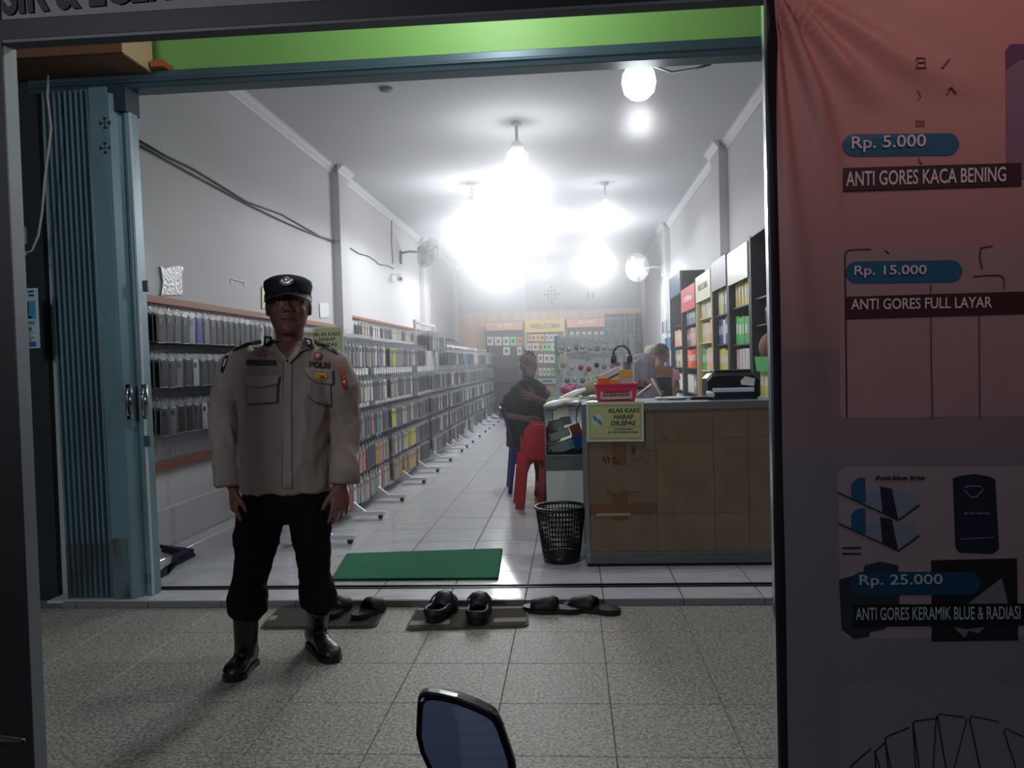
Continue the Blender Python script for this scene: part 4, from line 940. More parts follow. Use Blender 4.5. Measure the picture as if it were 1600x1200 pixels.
def sect(y, s_, zt2): w = (x1-x0)/2*s_; cx_ = (x0+x1)/2; return [(cx_-w, y, CZ+.012), (cx_+w, y, CZ+.012), (cx_+w, y, zt2-.03), (cx_+w-.03, y, zt2), (cx_-w+.03, y, zt2), (cx_-w, y, zt2-.03)]
MB(M_black).loft([sect(PRY, 1, z1-.02), sect(PRY+.03, 1, z1-.002), sect(PRY+.20, 1, z1-.006), sect(PRY+.24, .94, z1-.03)]).build('body', parent=pr)
MB(mat('printer_lid', (34, 36, 42), .3)).bb((x0+.05, PRY+.06, z1-.004), (x1-.03, PRY+.2, z1+.016)).build('lid', parent=pr, bevel=.006)
a, b = aty(1113, 613, PRY), aty(1177, 605, PRY); MB(mat('silver_plastic', (206, 214, 224), .25)).bb((a.x, PRY-.03, a.z), (b.x, PRY, b.z)).build('silver_tray', parent=pr, bevel=.003)
MB(mat('tray_dark', (30, 40, 56), .3)).bb((a.x, PRY-.014, CZ+.004), (b.x, PRY+.01, a.z)).build('lower_tray', parent=pr)
q = [aty(x, y, PRY-.003) for x, y in ((1157, 595), (1164, 588), (1180, 591), (1178, 603), (1158, 601))]; MB(M_white).prism(q, (0, -.0012, 0)).build('taped_paper', parent=pr)
for xx in (x0+.02, x1-.03): MB(M_black).bb((xx, PRY+.02, CZ), (xx+.02, PRY+.2, CZ+.012)).build('foot', parent=pr)
wrapped_pack(1110, 616, CY+.06, .05, .035, .05, 'crumpled white tissue at the foot of the printer', .5, M_white)
# waste basket
wc = V((-.088, 4.80, Z0)); rt, rb_, hh = .150, .108, .335
wb = thing('waste_basket', 'black perforated plastic waste basket beside the cardboard counter', 'basket', wc)
g = MB(M_black)
def wp(a_, u): r_ = rb_+(rt-rb_)*u; return wc+V((r_*math.cos(a_), r_*math.sin(a_), .01+(hh-.01)*u))
for k in range(44): g.tube([wp(2*PI*k/44+.10*u, u) for u in (0.12, .4, .7, .97)], .0034, 4)
for j in range(10): u = .14+.82*j/9; g.tube([wp(2*PI*k/40, u) for k in range(41)], .0042, 4)
g.build('lattice', parent=wb, kind='stuff')
MB(M_black).lathe(wc, [(rt-.008, hh-.012), (rt+.008, hh-.014), (rt+.012, hh-.004), (rt+.004, hh+.002), (rt-.008, hh-.002)], 40, loop=True).build('rim', parent=wb, smooth=True)
MB(M_black).lathe(wc, [(rb_-.004, 0), (rb_+.001, .0), (rb_+.006, .045), (rb_+.002, .045), (rb_-.004, .006), (.001, .006)], 40).build('base', parent=wb, smooth=True)

# ================================================================== CHAIRS
def plastic_chair(m, loc, rotz, label, stack=1, h=.80):
    """moulded armless chair; local +x is the direction the sitter faces"""
    t = thing('plastic_chair', label, 'chair', loc); t.rotation_euler = (0, 0, rotz); Q = Matrix.Rotation(0, 3, 'Z')
    o = wloc(t)
    def part(name, g, **k):
        g.v = [tuple(V(p)+o) for p in g.v]; return g.build(name, parent=t, **k)
    sz = .43
    g = MB(m); pts = rrect(.40, .40, .05, 4); g.loft([[(x, y, sz-.02) for x, y in pts], [(x, y, sz) for x, y in pts], [(x*.9, y*.9, sz+.006) for x, y in pts], [(x*.8, y*.8, sz-.004) for x, y in pts]]); part('seat', g)
    for sx in (-1, 1):
        for sy in (-1, 1):
            g = MB(m); g.loft([[V((sx*.185+dx, sy*.185+dy, sz-.01)) for dx, dy in ((-.028, -.028), (.028, -.028), (.028, .028), (-.028, .028))], [V((sx*.235+dx, sy*.225+dy, 0)) for dx, dy in ((-.018, -.018), (.018, -.018), (.018, .018), (-.018, .018))]]); part('leg', g)
    for sy in (-1, 1):
        g = MB(m); y = sy*.195; arch = [(-.17, sz-.01), (.17, sz-.01), (.19, sz-.17), (.15, sz-.15), (.09, sz-.075), (0, sz-.055), (-.09, sz-.075), (-.15, sz-.15), (-.19, sz-.17)]
        g.prism([(x, y-.006, z) for x, z in arch], (0, .012, 0)); part('apron', g)
    # backrest: two posts, top and middle panels
    n = 7; prof = []
    for i in range(n+1): u = i/n; prof.append((-.19-.10*u**1.3, sz+(h-sz)*u))
    for sy in (-1, 1):
        g = MB(m); g.loft([[V((x-.012, sy*(.17-.02*i/n)-.03*(1-.35*i/n), z)), V((x+.012, sy*(.17-.02*i/n)-.03*(1-.35*i/n), z)), V((x+.012, sy*(.17-.02*i/n)+.03*(1-.35*i/n), z)), V((x-.012, sy*(.17-.02*i/n)+.03*(1-.35*i/n), z))] for i, (x, z) in enumerate(prof)]); part('back_post', g)
    for i0, i1 in ((2, 4), (5, 7)):
        g = MB(m); a_, b_ = prof[i0], prof[i1]
        g.loft([[V((a_[0]-.006, -.15, a_[1])), V((a_[0]+.006, -.15, a_[1])), V((a_[0]-.008, .15, a_[1])), V((a_[0]-.02, .15, a_[1]))], [V((b_[0]-.006, -.15, b_[1])), V((b_[0]+.006, -.15, b_[1])), V((b_[0]-.008, .15, b_[1])), V((b_[0]-.02, .15, b_[1]))]]); part('backrest', g)
    return t
plastic_chair(M_blue, (-.39, 7.55, Z0), .12, 'blue plastic chair under the seated man in black', h=.79)

# red tall stool chairs nested beside the showcase
def red_chair(loc, rotz, label):
    t = thing('red_chair', label, 'chair', loc); t.rotation_euler = (0, 0, rotz); o = wloc(t)
    def part(name, g, **k): g.v = [tuple(V(p)+o) for p in g.v]; return g.build(name, parent=t, **k)
    H = .70
    # back shell leaning, peaked top, with leg flares down each side
    g = MB(M_red); sec = []
    for u in [i/10 for i in range(11)]:
        z = .0+H*u; w = .21-.075*u**1.6 if u < .93 else .21-.075*.93**1.6-(u-.93)*.9; x = -.21+.055*u; dep = .02
        sec.append([V((x-dep, -w, z)), V((x-dep-.012, -w*.4, z)), V((x-dep-.012, w*.4, z)), V((x-dep, w, z)), V((x+dep*.4, w*.96, z)), V((x+dep*.1, 0, z)), V((x+dep*.4, -w*.96, z))])
    g.loft(sec[6:]); part('backrest', g, smooth=False)
    for sy in (-1, 1):
        g = MB(M_red); g.loft([[V((-.21-.02*0+.055*u-.022, sy*(.215-.06*u)-.035, H*u)), V((-.21+.055*u+.022, sy*(.215-.06*u)-.03, H*u)), V((-.21+.055*u+.022, sy*(.215-.06*u)+.03, H*u)), V((-.21+.055*u-.022, sy*(.215-.06*u)+.035, H*u))] for u in (0, .2, .4, .62)]); part('leg', g)
        g = MB(M_red); g.loft([[V((.19-.03*u-.022, sy*(.215-.05*u)-.03, .42*u)), V((.19-.03*u+.022, sy*(.215-.05*u)-.03, .42*u)), V((.19-.03*u+.022, sy*(.215-.05*u)+.03, .42*u)), V((.19-.03*u-.022, sy*(.215-.05*u)+.03, .42*u))] for u in (0, .3, .6, 1)]); part('leg', g)
        g = MB(M_red); y = sy*.18; arch = [(-.19, .58), (-.10, .50), (.17, .43), (.18, .20), (.15, .28), (.08, .35), (0, .37), (-.08, .35), (-.15, .28), (-.20, .12)]
        g.prism([(x, y-.006, z) for x, z in arch], (0, .012, 0)); part('side_apron', g)
    g = MB(M_red); pts = rrect(.36, .36, .04, 3); g.loft([[(x, y, .41) for x, y in pts], [(x, y, .435) for x, y in pts]]); part('seat', g)
    return t
red_chair((-.17, 6.62, Z0), 1.15, 'red plastic chair nearer the entrance, nested against the glass showcase')
red_chair((-.21, 6.92, Z0), 1.15, 'second red plastic chair nested behind the front red one')

# ================================================================== RIGHT SIDE SHELVING
def cabinet(y0, y1, xf, zt_, fm, hm, label, rows, text=None, tm=None, hh_=.30, plain=False):
    t = thing('display_cabinet', label, 'cabinet', ((xf+XR)/2, (y0+y1)/2, Z0))
    for yy in (y0, y1): MB(fm).bb((xf, yy-.014, Z0), (XR-.004, yy+.014, zt_)).build('side_panel', parent=t) if plain or yy == y1 else None
    for yy in (y0, y1): MB(fm).bb((xf-.004, yy-.018, Z0), (xf+.028, yy+.018, zt_)).build('post', parent=t)
    MB(fm).bb((xf, y0, zt_-.02), (XR-.004, y1, zt_)).build('top_panel', parent=t)
    MB(mat('cabinet_back_'+fm.name, tuple(int(min(255, c*1)) for c in ((70, 72, 78) if fm is not M_cream2 else (190, 186, 150))), .7)).bb((XR-.03, y0, Z0), (XR-.004, y1, zt_-.02)).build('back_panel', parent=t)
    if hm: MB(hm).bb((xf-.012, y0+.012, zt_-hh_), (xf-.004, y1-.012, zt_-.002)).build('header', parent=t)
    if text:
        g = MB(tm); w = (y1-y0)*.62; text_fit(g, text, (xf-.0125, (y0+y1)/2+w/2, zt_-hh_*.60), (0, -1, 0), (0, 0, 1), w, hh_*.24, .03, .002); g.build('lettering', parent=t)
    for ri, (z, cols_, cnt, hgt) in enumerate(rows):
        MB(fm).bb((xf+.03, y0+.02, z-.012), (XR-.03, y1-.02, z)).build('shelf', parent=t)
    return t
M_cream2 = mat('cream_cabinet', (204, 200, 150), .5)
M_cabdark = mat('dark_cabinet', (38, 39, 46), .5, var=.1)
def cn(c):
    r_, g_, b_ = c
    if max(c)-min(c) < 26: return 'black' if max(c) < 60 else 'grey' if max(c) < 170 else 'white'
    if g_ > r_ and g_ > b_: return 'green'
    if b_ > r_: return 'blue'
    if g_ > 170: return 'yellow'
    if r_ > 200 and g_ > 120 and b_ > 90: return 'peach'
    if g_ > 100 and b_ < 110: return 'orange'
    return 'red'
def stock(y0, y1, xf, rows, where):
    n_ = 0
    for ri, (z, cols_, cnt, hgt) in enumerate(rows):
        if not cols_: continue
        for k in range(cnt):
            c = cols_[int(k*len(cols_)/cnt)] if rnd.random() < .85 else rnd.choice(cols_)
            y = y0+.05+(y1-y0-.1)*(k+.5)/cnt; w = (y1-y0-.1)/cnt*.9; h = hgt*1.22*rnd.uniform(.86, 1.0); d = .15
            q = Matrix.Rotation(rnd.uniform(-.05, .05), 3, 'Z')
            g = MB(col(c, .4)); g.box((xf+.05+d/2, y, z+h/2+.001), (d, w, h), q)
            g.m(col((206, 204, 196))); g.box(V((xf+.05+d/2, y, z+.001+h*.55))+q@V((0, -w/2-.001, 0)), (d*.6, .002, h*.35), q); g.box(V((xf+.05+d/2, y, z+.001+h*.55))+q@V((-d/2-.001, 0, 0)), (.002, w*.6, h*.35), q)
            g.build('product_packet', label='%s packet on shelf %s of %s, %s from the entrance end' % (cn(c), ['one', 'two', 'three', 'four', 'five', 'six'][ri], where, ORD[k]), cat='packet', group='%s packets on shelf %d of %s' % (cn(c), ri+1, where))
GN, YE, OR, WH, PK, NV, TN, RD, GY, PE = (44, 170, 70), (196, 190, 80), (236, 130, 50), (206, 204, 200), (214, 150, 160), (40, 62, 130), (196, 180, 150), (214, 60, 60), (120, 124, 132), (226, 170, 140)
XF = 1.50
cab = [
 (10.85, 12.05, 2.43, M_cabdark, mat('header_blue', (72, 92, 124), .3), 'dark cabinet with blue header, deepest of the row', 'the blue header cabinet', None, None,
  [(1.72, [], 0, .2), (1.42, [WH, PE], 6, .2), (1.12, [(230, 190, 60), (70, 130, 190)], 6, .22), (.80, [PK, WH], 6, .2), (.45, [NV, (120, 170, 210), WH], 6, .24)], False),
 (9.62, 10.80, 2.15, M_cabdark, mat('header_red', (206, 70, 80), .35), 'dark cabinet with red header next to the cream one', 'the red header cabinet', 'Olike', M_white,
  [(1.68, [(110, 130, 160), GY], 6, .2), (1.40, [WH, PK, (120, 90, 84)], 6, .2), (1.12, [OR, RD, (240, 120, 60)], 6, .2), (.80, [GY, WH], 6, .2), (.45, [WH, WH, GY], 6, .24)], False),
 (8.56, 9.56, 2.19, M_cream2, mat('header_cream', (208, 204, 170), .4), 'cream yellow cabinet with dark lettering on its header', 'the cream cabinet', 'WELLCOMM', col((80, 82, 90)),
  [(1.70, [WH, TN, TN], 7, .2), (1.42, [OR, TN, YE], 7, .2), (1.10, [TN, PE, GN], 7, .22), (.78, [GY, OR], 6, .2), (.45, [YE, TN], 6, .2)], False),
 (7.70, 8.50, 2.23, M_cabdark, mat('header_grey', (98, 100, 108), .45), 'dark cabinet with plain grey header between the cream and white ones', 'the grey header cabinet', None, None,
  [(1.68, [GY, GY, YE], 6, .22), (1.38, [WH, NV, NV], 6, .22), (1.10, [YE, YE], 7, .2), (.82, [GN, GN, GY], 6, .2), (.5, [YE, GN], 6, .2)], False),
 (6.78, 7.64, 2.21, M_cabdark, mat('header_white', (206, 204, 196), .3), 'dark cabinet with blank white header', 'the white header cabinet', None, None,
  [(1.70, [YE, (200, 180, 60), YE], 6, .2), (1.36, [GN, GN, (60, 190, 90)], 6, .22), (1.05, [WH, WH, PK], 6, .22), (.80, [GY, TN], 6, .2), (.5, [GN, YE], 6, .2)], False),
 (5.92, 6.72, 2.24, M_cabdark, None, 'plain black cabinet nearest the entrance on the shelf side', 'the plain black cabinet', None, None,
  [(1.72, [], 0, .2), (1.50, [], 0, .2), (1.18, [], 0, .2), (.92, [YE, GN], 5, .2), (.60, [YE, GN, (40, 60, 40)], 6, .2)], True)]
for y0, y1, zt_, fm, hm, lab, where, text, tm, rows, pl in cab:
    cabinet(y0, y1, XF, zt_, fm, hm, lab, rows, text, tm, .30 if not pl else .3, pl); stock(y0, y1, XF, rows, where)
# things on the black cabinet and on top
for k in range(4):
    y = 6.2+.12*k; z = 1.501; t = thing('pump_bottle', '%s bottle with an orange cap on the plain black cabinet' % ['first', 'second', 'third', 'fourth'][k], 'bottle', (XF+.11, y, z), 'bottles with orange caps')
    MB(mat('bottle_violet', (112, 84, 110), .2)).lathe((XF+.11, y, z), [(.03, 0), (.035, .02), (.035, .13), (.014, .16), (.014, .175)], 14).build('body', parent=t, smooth=True)
    MB(col((236, 140, 40))).lathe((XF+.11, y, z), [(.018, .172), (.02, .178), (.02, .215), (.012, .22)], 12).build('cap', parent=t, smooth=True)
c = V((XF+.10, 6.44, 1.20)); MB(mat('maroon_bag', (112, 54, 44), .8, var=.3, vs=18)).ell(c+V((0, 0, .115)), .10, .22, .125).build('cloth_bag', smooth=True, label='reddish brown bag on the shelf under the orange capped bottles', cat='bag')
t = thing('green_basket', 'green plastic basket on the lower shelf of the plain black cabinet', 'basket', (XF+.10, 6.42, .93))
g = MB(mat('green_plastic', (40, 176, 80), .4)); bx_, by_ = .09, .2
def gr(z, k): return [(XF+.10-bx_-k, 6.42-by_-k, z), (XF+.10+bx_+k, 6.42-by_-k, z), (XF+.10+bx_+k, 6.42+by_+k, z), (XF+.10-bx_-k, 6.42+by_+k, z)]
g.loft([gr(1.121, 0), gr(1.24, .012), gr(1.24, .008), gr(1.126, -.004)]); t.location.z = 1.121; g.build('tub', parent=t)
g = MB(M_black); rr = random.Random(3)
for k in range(7):
    cx_, cy_, cz_ = 1.66+rr.uniform(-.03, .03), 6.05+rr.uniform(-.12, .12), 2.38+rr.uniform(-.03, .06); R_ = rr.uniform(.09, .14); tl = rr.uniform(-.5, .5)
    g.tube([V((cx_+R_*.5*math.cos(a_)*math.sin(tl+1), cy_+R_*math.cos(a_), cz_+R_*math.sin(a_))) for a_ in [2*PI*i/18 for i in range(19)]], .006, 5)
g.build('cable_coil', kind='stuff', label='tangled coil of dark cable on top of the plain black cabinet', cat='cable')
MB(M_blackmetal).bb((1.56, 6.95, 2.212), (1.78, 7.3, 2.25)).build('router_box', bevel=.004, label='flat dark box lying on top of the white header cabinet', cat='box')
# small far pegboard on the same side
t = thing('wall_pegboard', 'white pegboard of blue and white packets beyond the blue header cabinet', 'pegboard', (XR-.08, 13.4, .6))
MB(M_whitemetal).bb((XR-.06, 12.4, .5), (XR-.03, 14.4, 1.98)).build('board', parent=t)
for r_ in range(4):
    for k in range(9):
        c = rnd.choice([(60, 110, 170), WH, (90, 150, 170), WH, NV]); MB(col(c)).box((XR-.14, 12.55+.2*k, 1.80-.30*r_), (.13, .08, .2)).build('product_packet', label='%s packet, %s row of the far white pegboard, %s from its near end' % (cn(c), ORD[r_], ORD[k]), cat='packet', group='%s packets in row %d on the white pegboard' % (cn(c), r_+1))

# ================================================================== BACK WALL DISPLAYS
BY = YB-.16
z1 = (aty(716, 490, BY).z+aty(1003, 481, BY).z)/2
pn = thing('wood_panelling', 'beech wood panelling across the back wall', 'panelling', ((XL+XR)/2, BY, Z0))
k = 0; x = XL+.01
while x < XR-.02: w = min(.6, XR-.01-x); MB(M_woodpanel).bb((x+.002, BY, Z0), (x+w-.002, BY+.018, z1)).build('panel', parent=pn); x += w
BF = BY-.30
def P2(px_, py_): return aty(px_, py_, BF)
def back_unit(x0, x1, yt, yh, bm_, hm, text, tm, label, shelves, frame=None):
    a_, b_ = P2(x0, yt), P2(x1, yt); zt_ = (a_.z+b_.z)/2; zh = zt_-(P2((x0+x1)/2, yt).z-P2((x0+x1)/2, yh).z); X0, X1 = a_.x, b_.x
    t = thing('display_cabinet', label, 'cabinet', ((X0+X1)/2, BF+.15, Z0))
    for xx in (X0, X1-.03): MB(frame or bm_).bb((xx, BF, Z0), (xx+.03, BY-.004, zt_)).build('side_panel', parent=t)
    MB(bm_).bb((X0+.03, BY-.03, Z0), (X1-.03, BY-.004, zt_)).build('back_panel', parent=t)
    MB(hm).bb((X0+.01, BF-.012, zh), (X1-.01, BF, zt_-.01)).build('header', parent=t)
    MB(frame or bm_).bb((X0, BF, zt_-.02), (X1, BY-.004, zt_)).build('top_panel', parent=t)
    g = MB(tm); w = (X1-X0)*(.42 if len(text) < 5 else .74); h = (zt_-zh)*.42; text_fit(g, text, ((X0+X1)/2-w/2, BF-.013, (zt_+zh)/2-h/2), (1, 0, 0), (0, 0, 1), w, h, .03, .003); g.build('lettering', parent=t)
    for yy in shelves:
        z = P2((x0+x1)/2, yy).z; MB(M_brown if frame else bm_).bb((X0+.03, BF+.05, z-.02), (X1-.03, BY-.03, z)).build('shelf', parent=t)
    return t
M_jete = mat('header_salmon', (226, 160, 126), .5); M_cab2 = mat('charcoal_cabinet', (52, 54, 60), .6); M_yel = mat('yellow_cabinet', (222, 190, 88), .5)
back_unit(758, 817, 502, 516, M_cab2, M_jete, 'JETE', M_white, 'charcoal cabinet with salmon header, on the aisle side of the yellow one', [541, 556, 575, 596])
back_unit(820, 882, 500, 519, mat('yellow_unit_back', (150, 120, 90), .6), M_yel, 'WELLCOMM', col((110, 92, 60)), 'yellow cabinet with dark lettered header on the back wall', [534, 549, 568, 588], M_yel)
back_unit(885, 945, 497, 511, M_cab2, M_jete, 'JETE', M_white, 'charcoal cabinet with salmon header beside the plaid curtain', [545, 565, 585])
BBN = {}
def bbx(x0, y0, x1, y1, c, where):
    a_, b_ = P2(x0, y1), P2(x1, y0); g = MB(col(c)); g.bb((a_.x, BF+.06, a_.z), (b_.x, BF+.10, b_.z)); g.m(M_ink if cn(c) != 'black' else M_white); cx_, cz_ = (a_.x+b_.x)/2, (a_.z+b_.z)/2
    g.box((cx_, BF+.058, cz_), ((b_.x-a_.x)*.45, .004, (b_.z-a_.z)*.4)); BBN[where] = BBN.get(where, 0)+1; g.build('product_box', label='%s box %s, %s from racks' % (cn(c), where, ORD[BBN[where]-1]), cat='box', group='%s product boxes %s' % (cn(c), where))
G2 = (110, 214, 110); R2 = (226, 110, 90); Y2 = (226, 196, 110)
for x0, x1, c in ((760, 770, WH), (773, 783, WH), (786, 795, WH), (797, 806, G2), (808, 816, R2)): bbx(x0, 526, x1, 540, c, 'high in the aisle side charcoal cabinet')
for x0, x1, c in ((786, 796, WH), (808, 815, WH)): bbx(x0, 542, x1, 555, c, 'second shelf of the aisle side charcoal cabinet')
for x0, x1, c in ((825, 830, PE), (831, 837, Y2), (838, 843, Y2), (844, 850, Y2), (852, 857, WH), (858, 864, WH), (865, 871, WH)): bbx(x0, 522, x1, 533, c, 'on the upper shelf of the yellow cabinet')
for x0, x1, c in ((824, 830, WH), (832, 841, WH), (842, 847, R2), (848, 854, G2), (855, 861, G2), (862, 870, WH)): bbx(x0, 536, x1, 548, c, 'on the second shelf of the yellow cabinet')
for x0, x1, c in ((826, 834, WH), (841, 848, WH), (850, 857, WH), (858, 867, WH)): bbx(x0, 553, x1, 567, c, 'on the third shelf of the yellow cabinet')
for x0, x1, c in ((842, 847, WH), (849, 853, WH), (855, 859, WH), (861, 865, G2), (867, 871, G2)): bbx(x0, 575, x1, 587, c, 'on the fourth shelf of the yellow cabinet')
for x0, x1, c in ((838, 872, (120, 170, 180)),): bbx(x0, 591, x1, 600, c, 'low in the yellow cabinet')
for i, x0 in enumerate((891, 900, 910, 919, 929, 938)): bbx(x0, 518, x0+5, 530, WH, 'hanging under the salmon header beside the curtain')
for x0 in (891, 900, 912, 925, 936): bbx(x0, 534, x0+7, 544, (150, 152, 150), 'on the upper shelf of the cabinet beside the curtain')
a_, b_ = aty(948, 640, BF), aty(1002, 489, BF)
t = thing('plaid_curtain', 'dark plaid curtain hanging at the back beside the wood panelling', 'curtain', ((a_.x+b_.x)/2, BF, Z0))
m = mat('plaid_dark', (74, 78, 88), .9); m2 = mat('plaid_stripe', (126, 130, 140), .9); g = MB(m); n_ = 36; vs = []; zz = [.1, b_.z]
for i in range(n_+1):
    X = a_.x+(b_.x-a_.x)*i/n_; yy = BF+.02*math.sin(i*1.4)
    for z in (.10, b_.z): vs.append((X, yy, z))
g.add(vs, [(2*i, 2*i+2, 2*i+3, 2*i+1) for i in range(n_)]); o = g.build('cloth', parent=t, smooth=True); so = o.modifiers.new('thick', 'SOLIDIFY'); so.thickness = .006; so.offset = 1
for z in [b_.z-.12-.27*k for k in range(8)]:
    g = MB(m2); g.add([(v[0], v[1]-.010, z+(.035 if v[2] > 1 else 0)) for v in vs], [(2*i, 2*i+2, 2*i+3, 2*i+1) for i in range(n_)]); g.build('woven_stripe', parent=t)
for i in (4, 12, 20, 28):
    g = MB(m2); g.add([(v[0], v[1]-.008, v[2]) for v in vs[2*i:2*i+4]], [(0, 2, 3, 1)]); g.build('woven_stripe', parent=t)
tilted_box('cardboard_box', 1025, 571, 1051, 588, 7.6, .06, .2, mat('brown_box', (168, 110, 62), .7), 'brown cardboard box behind the hijab wearing person', 'box')
MB(M_cabdark).bb((aty(1026, 600, 7.6).x, 7.6, Z0), (aty(1050, 600, 7.6).x, 7.85, aty(1038, 589, 7.6).z)).build('side_table', label='dark side table under the brown cardboard box', cat='table', bevel=.004)

# ================================================================== MATS AND FOOTWEAR
def mat_slab(name, cs, m, th, label, cat, z0, parent=None, rad=0):
    vs = [V((c.x, c.y, z0)) for c in cs]; g = MB(m)
    if rad:
        pts = []
        for i in range(4):
            p = vs[i]; a_ = (vs[i-1]-p).normalized()*rad; b_ = (vs[(i+1) % 4]-p).normalized()*rad
            for u in (0, .25, .5, .75, 1): pts.append(p + a_*(1-u)**2 + b_*u**2)
        vs = pts
    g.prism(vs, (0, 0, th)); return g.build(name, parent=parent, label=label, cat=cat)
cs = [atz(519, 908, Z0), atz(777, 906, Z0), atz(784, 860, Z0), atz(543, 868, Z0)]
gm = thing('green_mat', 'green rectangular mat on the glossy shop floor behind the threshold', 'mat', ((cs[0].x+cs[1].x)/2, 4.7, Z0))
mat_slab('pile', cs, M_greenmat, .014, None, None, Z0+.001, parent=gm)
g = MB(mat('green_mat_edge', (8, 66, 44), .9)); q = [V((c.x, c.y, Z0+.006)) for c in cs]
for k in range(4): g.bar(q[k], q[(k+1) % 4], .012, .010)
g.build('edging', parent=gm)
M_matd = mat('dark_doormat', (58, 56, 50), .95, var=.25, vs=60, bump=.4, bs=150); M_matl = mat('doormat_beige', (150, 142, 126), .95, var=.2, vs=60); M_mate = mat('doormat_binding', (86, 82, 72), .8)
def doormat(pxc, label, stripes):
    cs = [atz(x, y, 0) for x, y in pxc]; t = thing('doormat', label, 'mat', ((cs[0].x+cs[1].x)/2, (cs[0].y+cs[2].y)/2, 0))
    mat_slab('binding', cs, M_mate, .008, None, None, .0005, parent=t, rad=.05)
    c0 = sum(cs, V((0, 0, 0)))/4; inn = [c0+(c-c0)*.96 for c in cs]; mat_slab('pile', inn, M_matd, .003, None, None, .0086, parent=t, rad=.045)
    def bil(u, v): return (inn[0]*(1-u)+inn[1]*u)*(1-v)+(inn[3]*(1-u)+inn[2]*u)*v
    for (u0, u1, v0, v1) in stripes: mat_slab('stripe', [bil(u0, v0), bil(u1, v0), bil(u1, v1), bil(u0, v1)], M_matl, .001, None, None, .0117, parent=t)
doormat([(404, 984), (588, 982), (602, 948), (438, 949)], 'dark doormat half hidden behind the police officer boots', [(.0, .06, .3, .5)])
doormat([(632, 987), (826, 981), (826, 947), (652, 950)], 'striped brown and beige doormat under the pair of clogs', [(0, .34, .14, .32), (.72, 1, .16, .34), (0, 1, .80, .90)])
M_rub = mat('black_rubber', (20, 21, 24), .5, var=.15, vs=30); M_rub2 = mat('dark_grey_rubber', (34, 35, 38), .55, var=.15)
def sole_w(u): return .047*(1-.25*math.exp(-((u-.38)/.16)**2))*math.sqrt(max(0, 1-abs(2*u-1)**3.2))+.0
def shoe(kind, loc, rotz, label, group, m=M_rub, L=.30):
    """local +y is the toe"""
    t = thing(kind, label, 'shoe', loc, group); t.rotation_euler = (0, 0, rotz); o = wloc(t)
    def part(name, g, **k): g.v = [tuple(V(p)+o) for p in g.v]; return g.build(name, parent=t, **k)
    us = [.5-.5*math.cos(PI*i/14) for i in range(15)]
    W_ = 1.22 if kind == 'clog' else 1.12
    def outline(k=W_): 
        r_ = [(sole_w(max(.001, min(.999, u)))*k, (u-.5)*L) for u in us]; return [(x, y) for x, y in r_]+[(-x, y) for x, y in reversed(r_)]
    g = MB(m); ol = outline(); g.loft([[(x, y, 0) for x, y in ol], [(x*1.03, y*1.01, .012) for x, y in ol], [(x, y, .028) for x, y in ol]]); part('sole', g)
    if kind == 'clog':
        g = MB(m); rings = []
        for u in [i/12 for i in range(13)]:        # heel wall + vamp as half arches open at the heel
            w = max(.004, sole_w(min(.985, max(.02, u)))*1.04*W_); y = (u-.5)*L
            if u < .42: h = .048; ang = .42
            else: v = (u-.42)/.58; h = .060+.030*math.sin(PI*min(1, v*1.0+.15)); h = h*(1-.55*v**3); ang = 1.0
            rings.append((u, w, y, h))
        vamp = []
        for u, w, y, h in rings:
            if u >= .40: vamp.append([V((w*math.cos(PI*j/10), y, .02+h*math.sin(PI*j/10)**.75)) for j in range(11)]+[V((.8*w*math.cos(PI*j/10), y, .016+(h-.008)*math.sin(PI*j/10)**.75)) for j in range(10, -1, -1)])
        g.loft(vamp); part('upper', g, smooth=True)
        g = MB(m); path = [V((sole_w(max(.03, u))*W_, (u-.5)*L, .042)) for u in (.46, .34, .22, .12, .05)]+[V((0, -.5*L+.002, .046))]+[V((-sole_w(max(.03, u))*W_, (u-.5)*L, .042)) for u in (.05, .12, .22, .34, .46)]
        g.tube(path, .024, 8, flat=.45, up=(0, 0, 1)); part('heel_rim', g, smooth=True)
        g = MB(M_rub2); g.tube([V((.062, -.01, .055)), V((.056, .02, .078)), V((.034, .045, .096)), V((0, .055, .102)), V((-.034, .045, .096)), V((-.056, .02, .078)), V((-.062, -.01, .055))], .005, 6); part('heel_strap', g, smooth=True)
    else:
        g = MB(m); v_ = []
        for u in (.42, .52, .64, .76, .86):
            w = sole_w(u)*1.06*W_; y = (u-.5)*L; h = .066-.09*abs(u-.55)
            v_.append([V((w*math.cos(PI*j/10), y, .018+h*math.sin(PI*j/10)**.8)) for j in range(11)]+[V((.88*w*math.cos(PI*j/10), y, .018+(h-.006)*math.sin(PI*j/10)**.8)) for j in range(10, -1, -1)])
        g.loft(v_); part('strap', g, smooth=True)
        if m is M_rub: g = MB(M_chrome); g.lathe((0.012, .055, .068), [(.006, 0), (.006, .002)], 10); part('stud', g)
    return t
p = atz(690, 960, .012); shoe('clog', (p.x+.005, p.y, .0125), -.20, 'black clog on the striped doormat, the one nearer the police officer', 'black clogs on the striped doormat', L=.30)
p = atz(749, 962, .012); shoe('clog', (p.x, p.y, .0125), .03, 'black clog on the striped doormat, the one nearer the waste basket', 'black clogs on the striped doormat', L=.30)
p = atz(864, 958, .0); shoe('slipper', (p.x, p.y+.02, 0), PI/2-.12+.0, 'black slide slipper lying beside the striped doormat', 'black slide slippers', L=.30)
p = atz(925, 957, .0); shoe('slipper', (p.x, p.y+.02, 0), PI/2-.42, 'black slide slipper lying farthest toward the red banner', 'black slide slippers', m=M_rub, L=.30)
p = atz(575, 962, .01); shoe('slipper', (p.x, p.y+.03, .0125), -.35, 'dark grey slipper on the dark doormat, clear of the boots', 'dark grey slippers', m=M_rub2, L=.25)
